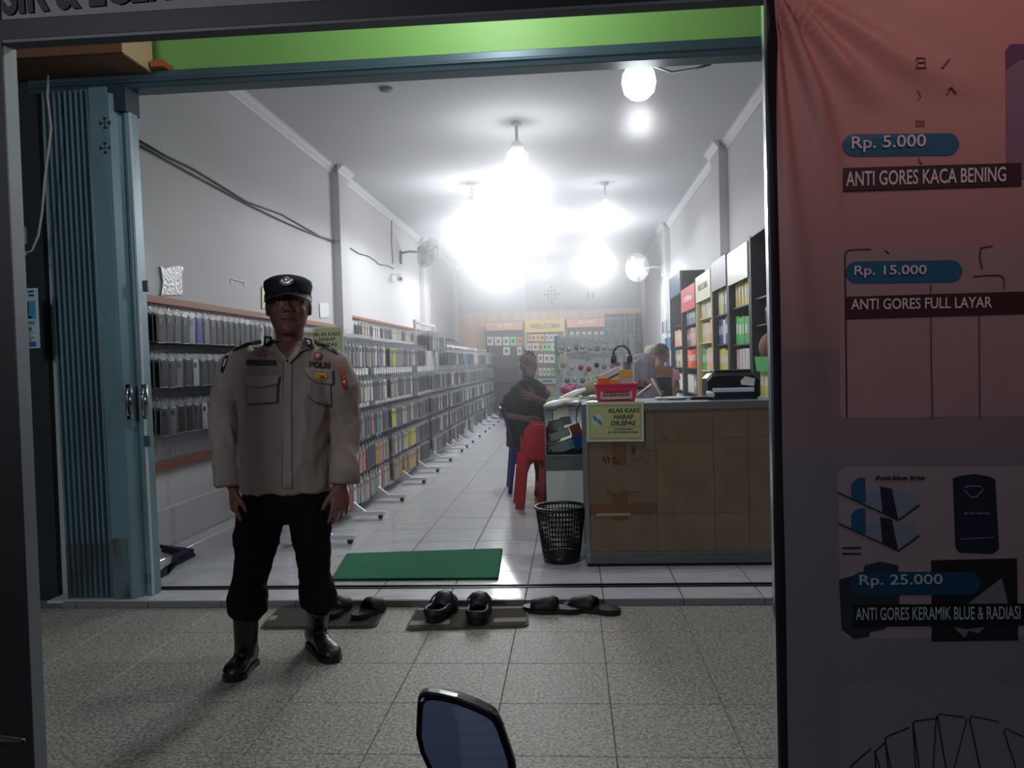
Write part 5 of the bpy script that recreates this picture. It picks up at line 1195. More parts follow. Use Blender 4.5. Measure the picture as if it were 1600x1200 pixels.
p = atz(530, 962, .01); shoe('slipper', (p.x-.02, p.y+.05, .0125), -.1, 'dark grey slipper half hidden behind the police boot', 'dark grey slippers', m=M_rub2, L=.25)
# dark folded umbrella / cloth beside the shutter
a_ = [(252, 862), (287, 872), (272, 880), (270, 888), (262, 892), (262, 898), (252, 903)]
p = [atz(x, y, Z0) for x, y in a_]; g = MB(mat('navy_cloth', (36, 36, 60), .8, var=.2)); c0 = sum(p, V((0, 0, 0)))/len(p)
p = [V((q.x-.0, q.y, Z0)) for q in p]+[V((XL+.35, 4.5, Z0)), V((XL+.35, 5.0, Z0))]
g.prism([V((q.x, q.y, Z0)) for q in p], (0, 0, .02)); g.prism([V((q.x-.02, q.y+.02, Z0+.02)) for q in p[:4]+p[-1:]], (0, 0, .025)); g.build('folded_cloth', label='dark navy folded cloth on the floor behind the folded shutter', cat='cloth', kind='stuff')

# ================================================================== PEOPLE
def organic(name, g, m, parent, voxel=.008, smooth=6, factor=.5, fold=0.0, fs=(7, 7, 3.2), cut=None):
    me = bpy.data.meshes.new('rough'); me.from_pydata(g.v, [], g.f); bm = bmesh.new(); bm.from_mesh(me); bmesh.ops.recalc_face_normals(bm, faces=bm.faces); bm.to_mesh(me); bm.free()
    ob = bpy.data.objects.new('rough', me); C.objects.link(ob)
    r_ = ob.modifiers.new('r', 'REMESH'); r_.mode = 'VOXEL'; r_.voxel_size = voxel
    if smooth: s_ = ob.modifiers.new('s', 'SMOOTH'); s_.iterations = smooth; s_.factor = factor
    dg = bpy.context.evaluated_depsgraph_get(); m2 = bpy.data.meshes.new_from_object(ob.evaluated_get(dg)); bpy.data.objects.remove(ob); bpy.data.meshes.remove(me)
    if fold:
        ns = [v.normal.copy() for v in m2.vertices]
        for v, n_ in zip(m2.vertices, ns):
            q = V((v.co.x*fs[0], v.co.y*fs[1], v.co.z*fs[2])); w = noise.noise(q*1.6)*.6+noise.noise(q*3.3+V((3, 1, 7)))*.4
            w2 = 1-abs(w)*3.2; v.co += n_*(fold*(max(-.6, w2)-.2))
    m2.name = name; o0 = wloc(parent)
    for v in m2.vertices: v.co -= o0
    m2.materials.clear(); m2.materials.append(m); m2.polygons.foreach_set('use_smooth', [True]*len(m2.polygons))
    o = bpy.data.objects.new(name, m2); C.objects.link(o); o.parent = parent; return o
def bvh_of(*obs):
    vs = []; fs = []
    for o in obs:
        b = len(vs); w = wloc(o); vs += [v.co+w for v in o.data.vertices]; fs += [tuple(i+b for i in p.vertices) for p in o.data.polygons]
    return BVHTree.FromPolygons(vs, fs)
def hit(bvh, px_, py_, fallback_y):
    w = ray(px_, py_).normalized(); loc, n_, i, d = bvh.ray_cast(CAM, w)
    if loc is None or abs(loc.y-fallback_y) > .35: return aty(px_, py_, fallback_y)
    return loc
def drape(name, pts, m, bvh, Y, parent, off=.003, cuts=3, thick=.002, label=None):
    bm = bmesh.new(); vs = [bm.verts.new((x, y, 0)) for x, y in pts]; bm.faces.new(vs); bmesh.ops.triangulate(bm, faces=bm.faces)
    for _ in range(cuts): bmesh.ops.subdivide_edges(bm, edges=bm.edges, cuts=1, use_grid_fill=True); bmesh.ops.triangulate(bm, faces=bm.faces)
    g = MB(m); g.add([hit(bvh, v.co.x, v.co.y, Y)-ray(v.co.x, v.co.y).normalized()*off for v in bm.verts], [tuple(v.index for v in f.verts) for f in bm.faces]); bm.free()
    o = g.build(name, parent=parent, smooth=True, label=label); s_ = o.modifiers.new('t', 'SOLIDIFY'); s_.thickness = thick; s_.offset = 1; return o
def seam(name, pts, r_, m, bvh, Y, parent, off=.001):
    P_ = []
    for (x0, y0), (x1, y1) in zip(pts, pts[1:]):
        n_ = max(1, int(math.hypot(x1-x0, y1-y0)/4))
        for i in range(n_): P_.append((x0+(x1-x0)*i/n_, y0+(y1-y0)*i/n_))
    P_.append(pts[-1]); MB(m).tube([hit(bvh, x, y, Y)-ray(x, y).normalized()*off for x, y in P_], r_, 5).build(name, parent=parent, smooth=True)
def draped_text(s_, x0, y1, x1, y0, m, bvh, Y, parent, bold=.02, off=.004, slope=0):
    vs, fs = text_verts(s_, bold); xa_ = min(v.x for v in vs); xb_ = max(v.x for v in vs); ya_ = min(v.y for v in vs); yb_ = max(v.y for v in vs); g = MB(m); P_ = []
    for v in vs:
        u = (v.x-xa_)/(xb_-xa_); X = x0+u*(x1-x0); Yp = y1-(v.y-ya_)/(yb_-ya_)*(y1-y0)+slope*u; P_.append(hit(bvh, X, Yp, Y)-ray(X, Yp).normalized()*off)
    g.add(P_, fs); o = g.build('lettering', parent=parent); s2 = o.modifiers.new('t', 'SOLIDIFY'); s2.thickness = .0006
HEADR = [(-.115, .025, .052, .026), (-.100, .047, .036, .048), (-.075, .061, .020, .068), (-.045, .069, .006, .084), (-.010, .0715, -.004, .094), (.030, .074, -.010, .098), (.070, .070, -.012, .092), (.098, .055, -.012, .070), (.115, .026, -.012, .036)]
def head_geo(g, c, s_=1.0, yaw=0.0, pitch=0.0, neck=True, wide=1.0, face=True):
    """c = mid-head; faces -y; features merge into one surface"""
    Q = Matrix.Rotation(yaw, 3, 'Z') @ Matrix.Rotation(pitch, 3, 'X')
    def T(x, f, z): return V(c)+Q@V((x*s_*wide, -f*s_, z*s_))
    g.loft([[T(hw*math.cos(2*PI*j/20), yc+hd*math.sin(2*PI*j/20), z) for j in range(20)] for z, hw, yc, hd in HEADR])
    def e(x, f, z, rx_, rf, rz): g.ell(T(x, f, z), rx_*s_, rf*s_, rz*s_, 10, 7, rot=Q)
    if face:
        g.tube([T(0, .080, .022), T(0, .094, .0), T(0, .104, -.018)], [.008*s_, .010*s_, .014*s_], 8); e(0, .100, -.020, .019, .012, .010)
        for k in (-1, 1):
            e(k*.030, .080, .034, .026, .010, .008); e(k*.040, .062, -.022, .024, .024, .024); e(k*.012, .096, -.024, .009, .010, .008)
            e(k*.031, .076, .003, .018, .009, .006)
        e(0, .088, -.052, .026, .011, .006); e(0, .085, -.064, .022, .011, .007); e(0, .074, -.098, .024, .018, .014)
    for k in (-1, 1): e(k*.077, -.006, -.002, .009, .018, .031); e(k*.077, -.002, -.026, .008, .010, .012)
    if neck: g.tube([T(0, -.018, -.05), T(0, -.024, -.12), T(0, -.034, -.20)], [.060*s_, .056*s_, .064*s_], 14)
    return T
def eyes(T, s_, parent):
    for k in (-1, 1):
        p = T(k*.031, .079, .013); MB(mat('eye_white', (200, 194, 186), .3)).ell(p, .013*s_, .010*s_, .0065*s_, 10, 7).build('eye', parent=parent, smooth=True)
        p = T(k*.031, .0885, .013); MB(M_black).ell(p, .0055*s_, .003*s_, .0055*s_, 8, 5).build('iris', parent=parent, smooth=True)
        a_ = [T(k*.012, .091, .036), T(k*.032, .091, .042), T(k*.052, .078, .036)]; MB(M_hair).tube(a_, [.003*s_, .004*s_, .002*s_], 6).build('eyebrow', parent=parent, smooth=True)
def hand_geo(g, wrist, down, side, palm, s_=1.0, curl=.35, spread=.10, thumb=1):
    """down = fingers' direction, side = toward the thumb, palm = direction the palm faces"""
    d, sd, pm = V(down).normalized(), V(side).normalized(), V(palm).normalized(); w = V(wrist)
    g.tube([w-d*.03*s_, w+d*.01*s_], [.026*s_, .025*s_], 12, flat=.75, up=sd)
    rings = []
    for u, hw, th in ((0, .026, .017), (.25, .034, .017), (.6, .041, .016), (.9, .042, .013), (1, .040, .011)):
        c = w+d*(.088*u)*s_; rings.append([c+sd*(hw*math.cos(2*PI*j/14))*s_+pm*(th*math.sin(2*PI*j/14))*s_ for j in range(14)])
    g.loft(rings)
    for i, (o_, L_, r_) in enumerate(((.031, .072, .0095), (.011, .082, .0098), (-.010, .076, .0094), (-.030, .060, .0084))):
        base = w+d*(.080-.004*i)*s_+sd*o_*s_; di = (d+sd*spread*(1.5-i)*1.0).normalized(); p = base; P_ = [base-d*.03*s_, base]; R_ = [r_*s_, r_*s_]
        for k, f in enumerate((.45, .31, .24)):
            a_ = curl*(.6+k*.8)+.05*i; di2 = (di*math.cos(a_)+pm*math.sin(a_)).normalized(); p = p+di2*(L_*f*s_); P_.append(p); R_.append(r_*(1-.12*(k+1))*s_)
        g.tube(P_, R_, 8, round_ends=True)
    b0 = w+d*.018*s_+sd*.024*s_; dt = (sd*.62*thumb+d*.75+pm*.35).normalized(); P_ = [w+d*.005*s_+sd*.012*s_, b0, b0+dt*.036*s_]; dt2 = (dt+d*.55+pm*.25).normalized(); P_ += [P_[-1]+dt2*.028*s_, P_[-1]+dt2*.028*s_+(dt2+d*.2).normalized()*.022*s_]
    g.tube(P_, [.017*s_, .0145*s_, .0115*s_, .0105*s_, .009*s_], 8, round_ends=True)

# ---------------------------------------------------------------- the police officer
YPO = 3.20
def A(x, y, dy=0.0): return aty(x, y, YPO+dy)
po = thing('person', 'person in grey brown police shirt, dark trousers, boots and black cap standing before the shop', 'person', (-1.2, YPO, 0))
MM = YPO/FPX          # metres per pixel at his depth
Hc = A(451, 479, -.02); HS = 1.02
an_l = atz(385, 1012, .10); an_r = atz(497, 982, .10)
toe_l = atz(360, 1066, .0); toe_r = atz(523, 1036, .0); heel_l = atz(396, 1036, 0); heel_r = atz(486, 1008, 0)
g = MB(); T = head_geo(g, Hc, HS, yaw=.30, pitch=-.04, wide=1.07)
# trunk, arms, legs inside the clothes: one continuous body
g.loft([[V((c.x+hw*math.cos(2*PI*j/16), c.y+dp*math.sin(2*PI*j/16), c.z)) for j in range(16)] for c, hw, dp in ((A(450, 545), .10, .07), (A(448, 570), .17, .09), (A(447, 620), .15, .10), (A(446, 690), .14, .105), (A(446, 760), .15, .11), (A(446, 800), .12, .10))])
wl, wr = A(365, 762, -.05), A(532, 759, -.05)
g.tube([A(385, 560), A(363, 600), A(350, 668, .02), wl], [.05, .045, .038, .026], 10); g.tube([A(512, 560), A(530, 600), A(543, 665, .02), wr], [.05, .045, .038, .026], 10)
g.tube([A(415, 780), A(396, 880, -.03), A(386, 950, -.06), an_l+V((0, 0, .05))], [.08, .05, .045, .035], 10); g.tube([A(480, 780), A(491, 880, .05), A(498, 940, .09), an_r+V((0, 0, .05))], [.08, .05, .045, .035], 10)
hand_geo(g, wl+V((0, 0, -.004)), (.06, -.10, -1), (.62, -.78, 0), (.78, .62, 0), 1.06, curl=.5, spread=.05)
hand_geo(g, wr+V((0, 0, -.004)), (-.02, -.12, -1), (-.80, -.60, 0), (-.6, .8, 0), .98, curl=.30, spread=.10)
body = organic('body', g, M_skin, po, voxel=.0042, smooth=3)
eyes(T, HS, po)
MB(mat('lip_brown', (104, 62, 56), .5)).tube([T(-.022, .090, -.058), T(-.008, .0985, -.057), T(.008, .0985, -.057), T(.022, .090, -.058)], [.003, .0045, .0045, .003], 6).build('mouth', parent=po, smooth=True)
# hair under the cap
g = MB(M_hair)
for k in (-1, 1): g.ell(T(k*.071, -.012, .034), .010, .045, .034, 10, 7)
g.loft([[T(hw*1.03*math.cos(2*PI*j/20), yc-.006+(hd*1.03)*math.sin(2*PI*j/20)*(1 if math.sin(2*PI*j/20) < 0 else .80), z) for j in range(20)] for z, hw, yc, hd in HEADR[5:8]])
g.build('hair', parent=po, smooth=True)
# cap
M_capm = mat('black_cap_cloth', (34, 37, 41), .8, var=.15, vs=30, bump=.3, bs=250)
g = MB(M_capm); CR_ = []
for z, hw, yc, hd in ((.022, .079, -.016, .094), (.050, .084, -.010, .106), (.075, .090, -.006, .112), (.092, .087, -.004, .107), (.102, .076, -.008, .092), (.109, .048, -.012, .058), (.112, .012, -.014, .014)):
    CR_.append([T(hw*math.cos(2*PI*j/32), yc+hd*math.sin(2*PI*j/32), z+.004*math.cos(2*2*PI*j/32)*(1 if z < .1 else 0)+(.014 if z > .06 else .0)*math.sin(2*PI*j/32)) for j in range(32)])
g.loft(CR_); g.build('cap', parent=po, smooth=True)
g = MB(mat('cap_visor', (26, 28, 32), .6, var=.1)); up_, lo_ = [], []
for i in range(13):
    a_ = math.radians(20+140*i/12); ca, sa = math.cos(a_), math.sin(a_)
    inn = T(.084*ca, -.008+.100*sa, .044-.004*abs(ca)); out = T(.092*ca, -.004+.100*sa+.060*sa**1.3, .036-.020*abs(ca)**1.5-.004)
    up_.append((inn, out))
vs = [p for pr_ in up_ for p in pr_]; vs2 = [p-V((0, 0, .004)) for p in vs]; n_ = len(vs)
fs = [(2*i, 2*i+1, 2*i+3, 2*i+2) for i in range(12)]
g.add(vs+vs2, fs+[tuple(j+n_ for j in reversed(f)) for f in fs]+[(2*i+1, 2*i+1+n_, 2*i+3+n_, 2*i+3) for i in range(12)]+[(2*i, 2*i+2, 2*i+2+n_, 2*i+n_) for i in range(12)]); g.build('cap_visor', parent=po, smooth=False)
c = T(0, .112, .083); g = MB(mat('silver_badge', (206, 206, 210), .3, .5)); q = Matrix.Rotation(-.1, 3, 'X')
g.ell(c, .027, .005, .015, 16, 7, rot=q); g.ell(c+V((0, -.002, .009)), .013, .005, .013, 10, 6, rot=q)
for k in (-1, 1): g.ell(c+V((k*.017, -.001, .003)), .011, .004, .011, 8, 5)
g.build('cap_badge', parent=po, smooth=True)
# shirt
M_shirt = mat('police_shirt_cloth', (150, 136, 130), .8, var=.06, vs=9, bump=.15, bs=220)
M_shirt2 = mat('police_shirt_flap', (158, 144, 138), .8, var=.05, vs=9, bump=.15, bs=220)
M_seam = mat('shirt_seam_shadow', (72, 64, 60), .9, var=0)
g = MB(); sec = [(432+16, 532, .055, .060), (448, 540, .085, .072), (448, 549, .150, .086), (447, 560, .195, .098), (446, 578, .205, .112), (446, 605, .196, .122), (446, 640, .190, .130), (446, 690, .184, .138), (448, 735, .184, .138), (449, 764, .186, .134), (449, 767, .170, .120)]
def sring(px_, py_, hw, dp, p_=2.4):
    c = A(px_, py_); o_ = []
    for j in range(28):
        a_ = 2*PI*j/28; ca, sa = math.cos(a_), math.sin(a_); k = (abs(ca)**p_+abs(sa)**p_)**(-1/p_); o_.append(V((c.x+hw*ca*k, c.y+dp*sa*k, c.z)))
    return o_
g.loft([sring(*s_) for s_ in sec])
g.tube([A(398, 556), A(372, 572), A(360, 605), A(351, 650, .03), A(354, 700, -.005), A(358, 738, -.04), A(359, 759, -.05)], [.062, .070, .070, .064, .062, .066, .068], 16)
g.tube([A(498, 556), A(522, 572), A(533, 605), A(540, 650, .03), A(540, 700, -.005), A(538, 735, -.04), A(538, 755, -.05)], [.062, .070, .068, .060, .056, .058, .060], 16)
shirt = organic('shirt', g, M_shirt, po, voxel=.0075, smooth=4, fold=.008, fs=(6, 6, 2.6))
B = bvh_of(shirt)
# collar
drape('collar', [(424, 527), (414, 531), (409, 545), (430, 552), (446, 566), (450, 561), (438, 548), (430, 536)], M_shirt2, B, YPO-.10, po, .010, 3, .004)
drape('collar', [(476, 527), (486, 530), (492, 543), (470, 550), (452, 568), (450, 561), (460, 549), (470, 538)], M_shirt2, B, YPO-.10, po, .010, 3, .004)
drape('neck_opening', [(431, 533), (470, 533), (466, 546), (450, 561), (438, 550)], M_skin, B, YPO-.10, po, .004, 3, .001)
# placket, pockets
drape('placket', [(444, 566), (456, 566), (455, 640), (456, 763), (441, 763), (443, 640)], M_shirt2, B, YPO-.12, po, .004, 4, .002)
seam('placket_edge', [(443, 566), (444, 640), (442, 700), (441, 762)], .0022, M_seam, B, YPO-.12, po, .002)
drape('chest_pocket', [(385, 592), (434, 592), (433, 629), (385, 632)], M_shirt, B, YPO-.12, po, .008, 3, .004)
drape('pocket_flap', [(382, 587), (436, 587), (434, 600), (409, 604), (384, 603)], M_shirt2, B, YPO-.12, po, .015, 3, .003)
drape('chest_pocket', [(480, 592), (516, 593), (518, 634), (492, 628), (481, 618)], M_shirt, B, YPO-.12, po, .008, 3, .004)
drape('pocket_flap', [(477, 576), (519, 578), (520, 600), (500, 598), (486, 592), (478, 582)], M_shirt2, B, YPO-.12, po, .015, 3, .003)
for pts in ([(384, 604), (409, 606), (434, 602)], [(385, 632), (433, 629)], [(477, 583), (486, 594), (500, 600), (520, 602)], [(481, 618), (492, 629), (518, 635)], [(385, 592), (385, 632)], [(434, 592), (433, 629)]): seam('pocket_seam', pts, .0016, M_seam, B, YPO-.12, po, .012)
# insignia
M_orange = mat('orange_embroidery', (176, 98, 50), .7); M_gold = mat('gold_embroidery', (206, 172, 50), .6)
drape('name_strip', [(385, 562), (431, 563), (431, 571), (385, 571)], mat('name_strip_dark', (66, 58, 56), .8), B, YPO-.12, po, .005, 2, .001)
drape('chest_emblem', [(399, 553), (405, 549), (408, 547), (411, 549), (417, 552), (414, 556), (402, 556)], M_orange, B, YPO-.12, po, .006, 2, .001)
for pts, pi in (([(413, 525), (425, 526), (424, 541), (412, 539)], [(416, 529), (422, 530), (421, 537), (415, 536)]), ([(476, 527), (487, 530), (490, 541), (478, 541)], [(479, 530), (484, 532), (486, 538), (480, 538)])):
    drape('collar_tab', pts, M_black, B, YPO-.10, po, .018, 2, .002); drape('tab_star', pi, M_white, B, YPO-.10, po, .0205, 1, .001)
drape('round_badge', [(496.5+7*math.cos(a_), 556.5+7*math.sin(a_)) for a_ in [2*PI*k/14 for k in range(14)]], mat('badge_red', (168, 60, 56), .6), B, YPO-.12, po, .006, 2, .001)
drape('badge_centre', [(496.5+3.8*math.cos(a_), 556+3.8*math.sin(a_)) for a_ in [2*PI*k/10 for k in range(10)]], mat('badge_pale', (196, 170, 160), .6), B, YPO-.12, po, .0085, 1, .001)
draped_text('POLRI', 483, 574, 515, 564, col((40, 36, 40)), B, YPO-.12, po, .03, .006, 2)
drape('pocket_badge', [(492, 586), (497, 582), (502, 584), (508, 583), (513, 588), (509, 593), (502, 595), (494, 592)], M_gold, B, YPO-.12, po, .022, 2, .001)
drape('badge_centre', [(499, 586), (506, 586), (507, 591), (499, 591)], M_orange, B, YPO-.12, po, .0245, 1, .0008)
drape('sleeve_patch', [(529, 571), (535, 570), (538, 581), (537, 589), (532, 590), (529, 581)], M_orange, B, YPO-.04, po, .004, 2, .0015)
drape('sleeve_patch', [(532, 591), (539, 587), (543, 598), (542, 608), (536, 607), (533, 599)], mat('patch_red', (170, 36, 50), .6), B, YPO-.04, po, .004, 2, .0015)
drape('patch_centre', [(535, 595), (539, 594), (540, 601), (537, 602)], M_gold, B, YPO-.04, po, .0065, 1, .001)
drape('sleeve_patch', [(352, 555), (357, 556), (352, 573), (347, 584), (345, 578), (348, 566)], M_black, B, YPO-.04, po, .004, 2, .0015)
drape('patch_centre', [(352, 560), (354, 561), (349, 574), (348, 571)], M_white, B, YPO-.04, po, .0065, 1, .001)
for pts in ([(408, 531), (388, 535), (366, 545), (364, 549), (388, 540), (409, 537)], [(491, 531), (510, 538), (528, 550), (529, 554), (510, 544), (492, 538)]): drape('epaulette', pts, M_black, B, YPO-.02, po, .006, 3, .003)
# trousers and boots
M_trou = mat('black_trousers_cloth', (15, 15, 18), .9, var=.2, vs=10, bump=.2, bs=200, spec=.2)
g = MB(); g.loft([sring(px_, py_, hw, dp, 2.2) for px_, py_, hw, dp in ((448, 750, .172, .118), (448, 775, .182, .124), (446, 800, .186, .122), (446, 812, .176, .112))])
kl, kr = .01, .03
g.tube([A(410, 795), A(401, 840, -.01), A(396, 880, -.03), A(391, 905, -.035), V((A(387, 935, -.05))), V((A(386, 955, -.06))), A(385, 968, -.065)], [.098, .094, .074, .066, .080, .078, .052], 16)
g.tube([A(482, 795), A(487, 840, .02), A(491, 880, .05), A(493, 905, .06), A(497, 928, .08), A(498, 942, .09), A(498, 952, .09)], [.094, .078, .066, .066, .078, .074, .052], 16)
organic('trousers', g, M_trou, po, voxel=.009, smooth=4, fold=.007, fs=(7, 7, 6))
M_boot = mat('polished_black_leather', (12, 12, 14), .42, var=.1, vs=20, coat=.2)
def boot(an, toe, heel, top, name='boot'):
    g = MB(); d = (toe-heel); d.z = 0; L_ = d.length; d.normalize(); s_ = V((-d.y, d.x, 0)); hl = V((heel.x, heel.y, 0))
    prof = [(0.0, .030, .085), (.05, .034, .105), (.25, .036, .108), (.42, .036, .092), (.58, .043, .070), (.74, .048, .060), (.88, .046, .054), (.97, .034, .042), (1.03, .014, .024)]
    g.loft([[hl+d*(u*L_)+s_*(w*math.cos(2*PI*j/14))+V((0, 0, h/2+h/2*math.sin(2*PI*j/14)+.012)) for j in range(14)] for u, w, h in prof])
    g.tube([hl+d*.07*1.0+V((0, 0, .07)), an+V((0, 0, .03)), top], [.045, .048, .052], 14)
    b = organic(name, g, M_boot, po, voxel=.006, smooth=4)
    o_ = [(u*L_, w) for u, w in ((-.02, .018), (.06, .034), (.3, .034), (.55, .042), (.78, .049), (.93, .042), (1.04, .016))]
    m_ = MB(M_black); pts = [hl+d*a_+s_*w for a_, w in o_]+[hl+d*a_-s_*w for a_, w in reversed(o_)]; m_.prism(pts, (0, 0, .022)); m_.v = [(v[0], v[1], v[2]+.001) for v in m_.v]; m_.build('boot_sole', parent=b)
    for k in range(4):
        c = hl+d*(L_*(.40+.07*k))+V((0, 0, .115-.014*k)); MB(M_black).tube([c-s_*.024, c+V((0, 0, .006)), c+s_*.024], .003, 5).build('lace', parent=b, smooth=True)
boot(an_l, toe_l, heel_l, A(384, 962, -.06)); boot(an_r, toe_r, heel_r, A(498, 948, .09))

# ---------------------------------------------------------------- the seated man in black
YM = 7.45
def D(x, y, dy=0.0): return aty(x, y, YM+dy)
mn = thing('person', 'person in black t-shirt and grey face mask sitting by the glass showcase', 'person', (-.45, YM, Z0))
g = MB(); Tm = head_geo(g, D(826, 571), .98, yaw=.22, pitch=.08)
sh_l, el_l, wr_l = D(800, 613), D(785, 648, -.04), D(825, 655, -.20); sh_r, el_r, wr_r = D(851, 612), D(866, 636, -.08), D(836, 622, -.28)
g.loft([[V((c.x+hw*math.cos(2*PI*j/16), c.y+dp*math.sin(2*PI*j/16), c.z)) for j in range(16)] for c, hw, dp in ((D(826, 603), .13, .08), (D(824, 625), .16, .10), (D(822, 660), .15, .11), (D(822, 690), .15, .12))])
g.tube([sh_l, el_l, wr_l], [.050, .042, .028], 10); g.tube([sh_r, el_r, wr_r], [.050, .040, .027], 10)
hand_geo(g, wr_l, (1, -.35, -.25), (.1, -.3, .95), (-.3, -.5, -.6), 1.05, curl=.25)
hand_geo(g, wr_r, (-.93, -.1, .30), (.25, -.2, .95), (.4, .6, .1), 1.0, curl=.15, spread=.16)
for dx, dy in ((0, -.06), (.10, .10)): g.tube([D(822, 695), D(842, 702, -.28+dy), D(846, 745, -.34+dy), D(846, 757, -.34+dy)], [.07, .055, .042, .035], 10)
bd = organic('body', g, M_skin2, mn, voxel=.0075, smooth=3)
Bm = bvh_of(bd)
M_tee = mat('black_tshirt', (20, 22, 26), .9, var=.1, vs=8)
g = MB()
def dring(x, y, hw, dp): c = D(x, y); return [V((c.x+hw*math.cos(2*PI*j/20), c.y+dp*math.sin(2*PI*j/20), c.z)) for j in range(20)]
g.loft([dring(826, 592, .060, .06), dring(826, 597, .115, .085), dring(825, 604, .165, .10), dring(824, 624, .185, .13), dring(822, 660, .185, .14), dring(822, 697, .19, .15)])
g.tube([D(808, 612), D(798, 622), D(790, 638, -.02)], [.06, .068, .066], 12); g.tube([D(844, 611), D(852, 620), D(860, 631, -.05)], [.06, .064, .062], 12)
organic('t_shirt', g, M_tee, mn, voxel=.012, smooth=4, fold=.006, fs=(6, 6, 4))
g = MB()
for dx in (-.08, .08): g.tube([D(823, 694, dx), D(842, 701, -.28+dx), D(846, 735, -.34+dx), D(846, 752, -.34+dx)], [.095, .075, .06, .052], 12)
organic('trousers', g, M_trou, mn, voxel=.012, smooth=4)
for dx in (-.08, .08): p = D(846, 752, -.36+dx); MB(M_rub).ell(V((p.x+.03, p.y, Z0+.04)), .10, .045, .04).build('shoe', parent=mn, smooth=True)
g = MB(M_hair); g.loft([[Tm(hw*1.08*math.cos(2*PI*j/20), yc-.012+hd*1.02*math.sin(2*PI*j/20)*(1.02 if math.sin(2*PI*j/20) < 0 else .86), z) for j in range(20)] for z, hw, yc, hd in ((.02, .074, -.02, .085), (.05, .076, -.012, .096), (.085, .070, -.012, .092), (.11, .055, -.012, .07), (.125, .03, -.012, .04))])
rh = random.Random(5)
for k in range(26):
    a_ = rh.uniform(0, 2*PI); r_ = rh.uniform(.2, 1); p = Tm(.058*r_*math.cos(a_), -.01+.075*r_*math.sin(a_), .118-.03*r_*r_); q_ = p+V((rh.uniform(-.025, .025), rh.uniform(-.02, .02), rh.uniform(.015, .035))); g.tube([p, q_], [.012, .002], 5)
g.build('hair', parent=mn, smooth=True)
g = MB(mat('grey_face_mask', (136, 134, 140), .8)); rings = []
for z, hw, f in ((.002, .030, .098), (-.02, .056, .104), (-.05, .060, .106), (-.08, .052, .098), (-.105, .034, .086)):
    rings.append([Tm(hw*math.sin(a_), -.01+(f+.014)*math.cos(a_*.9), z) for a_ in [math.radians(-80+16*j) for j in range(11)]]+[Tm(hw*.9*math.sin(a_), -.014+(f+.004)*math.cos(a_*.9), z) for a_ in [math.radians(80-16*j) for j in range(11)]])
g.loft(rings); g.build('face_mask', parent=mn, smooth=True)
MB(M_white).tube([Tm(-.080, -.01, .03), Tm(-.088, -.03, .0), Tm(-.084, -.035, -.06), Tm(-.06, -.02, -.11)], [.007, .008, .010, .006], 6).build('white_strap', parent=mn, smooth=True)
for k in (-1, 1): MB(M_black).ell(Tm(k*.031, .090, .018), .013, .006, .006, 8, 5).build('eye', parent=mn, smooth=True)

# ---------------------------------------------------------------- person in lavender hijab, bent over behind the counter
YH = 6.75
def E_(x, y, dy=0.0): return aty(x, y, YH+dy)
wm = thing('person', 'person in lavender grey hijab bending over behind the counter, seen from behind', 'person', (E_(1003, 600).x, YH, Z0))
g = MB(); c0 = E_(1006, 577, -.05); head_geo(g, c0, .95, yaw=PI*.9, pitch=.35, neck=True)
g.loft([[V((c.x+hw*math.cos(2*PI*j/14), c.y+dp*math.sin(2*PI*j/14), c.z)) for j in range(14)] for c, hw, dp in ((E_(1003, 600), .15, .09), (E_(1003, 640), .16, .11), (E_(1003, 700), .17, .13), (V((E_(1003, 700).x, YH, .30)), .18, .14))])
for k in (-1, 1):
    g.tube([E_(1003+k*26, 612), E_(1003+k*32, 650, .05), E_(1003+k*20, 662, .25)], [.05, .04, .03], 10); g.tube([V((E_(1003, 600).x+k*.09, YH, .45)), V((E_(1003, 600).x+k*.09, YH+.36, .45)), V((E_(1003, 600).x+k*.09, YH+.38, .10))], [.07, .055, .04], 10)
    hand_geo(g, E_(1003+k*20, 662, .25), (-k*.3, 1, -.1), (-k, 0, 0), (0, 0, -1), .95)
organic('body', g, M_skin2, wm, voxel=.008, smooth=3)
M_hij = mat('lavender_grey_cloth', (150, 142, 158), .85, var=.06, vs=6)
g = MB(); 
def ering(x, y, hw, dp, dy=0): c = E_(x, y, dy); return [V((c.x+hw*math.cos(2*PI*j/20), c.y+dp*math.sin(2*PI*j/20), c.z)) for j in range(20)]
g.loft([ering(1004, 553, .03, .04, -.03), ering(1003, 557, .07, .09, -.03), ering(1002, 566, .105, .125, -.03), ering(1002, 580, .118, .135, -.03), ering(1001, 596, .130, .14, -.02), ering(1001, 612, .165, .15), ering(1000, 640, .19, .16), ering(1000, 655, .19, .16)])
organic('hijab', g, M_hij, wm, voxel=.010, smooth=5, fold=.010, fs=(9, 9, 2.0))
g = MB(); g.loft([ering(1001, 618, .17, .13), ering(1001, 660, .18, .14), ering(1001, 700, .19, .16), [V((E_(1001, 700).x+.20*math.cos(2*PI*j/20), YH+.12*1+.28*math.sin(2*PI*j/20), .42)) for j in range(20)], [V((E_(1001, 700).x+.20*math.cos(2*PI*j/20), YH+.18+.24*math.sin(2*PI*j/20), .10)) for j in range(20)]])
organic('maroon_dress', g, mat('maroon_cloth', (96, 34, 42), .85), wm, voxel=.014, smooth=4)
t = thing('stool', 'stool under the person in the lavender hijab', 'stool', (E_(1003, 600).x, YH, Z0)); o_ = wloc(t)
MB(M_blue).lathe(o_+V((0, .02, .35)), [(.15, 0), (.16, .02), (.14, .035)], 20).build('seat', parent=t)
for k in range(4): a_ = PI/4+k*PI/2; MB(M_blue).bar(o_+V((.10*math.cos(a_), .02+.10*math.sin(a_), .35)), o_+V((.15*math.cos(a_), .02+.15*math.sin(a_), 0)), .03).build('leg', parent=t)

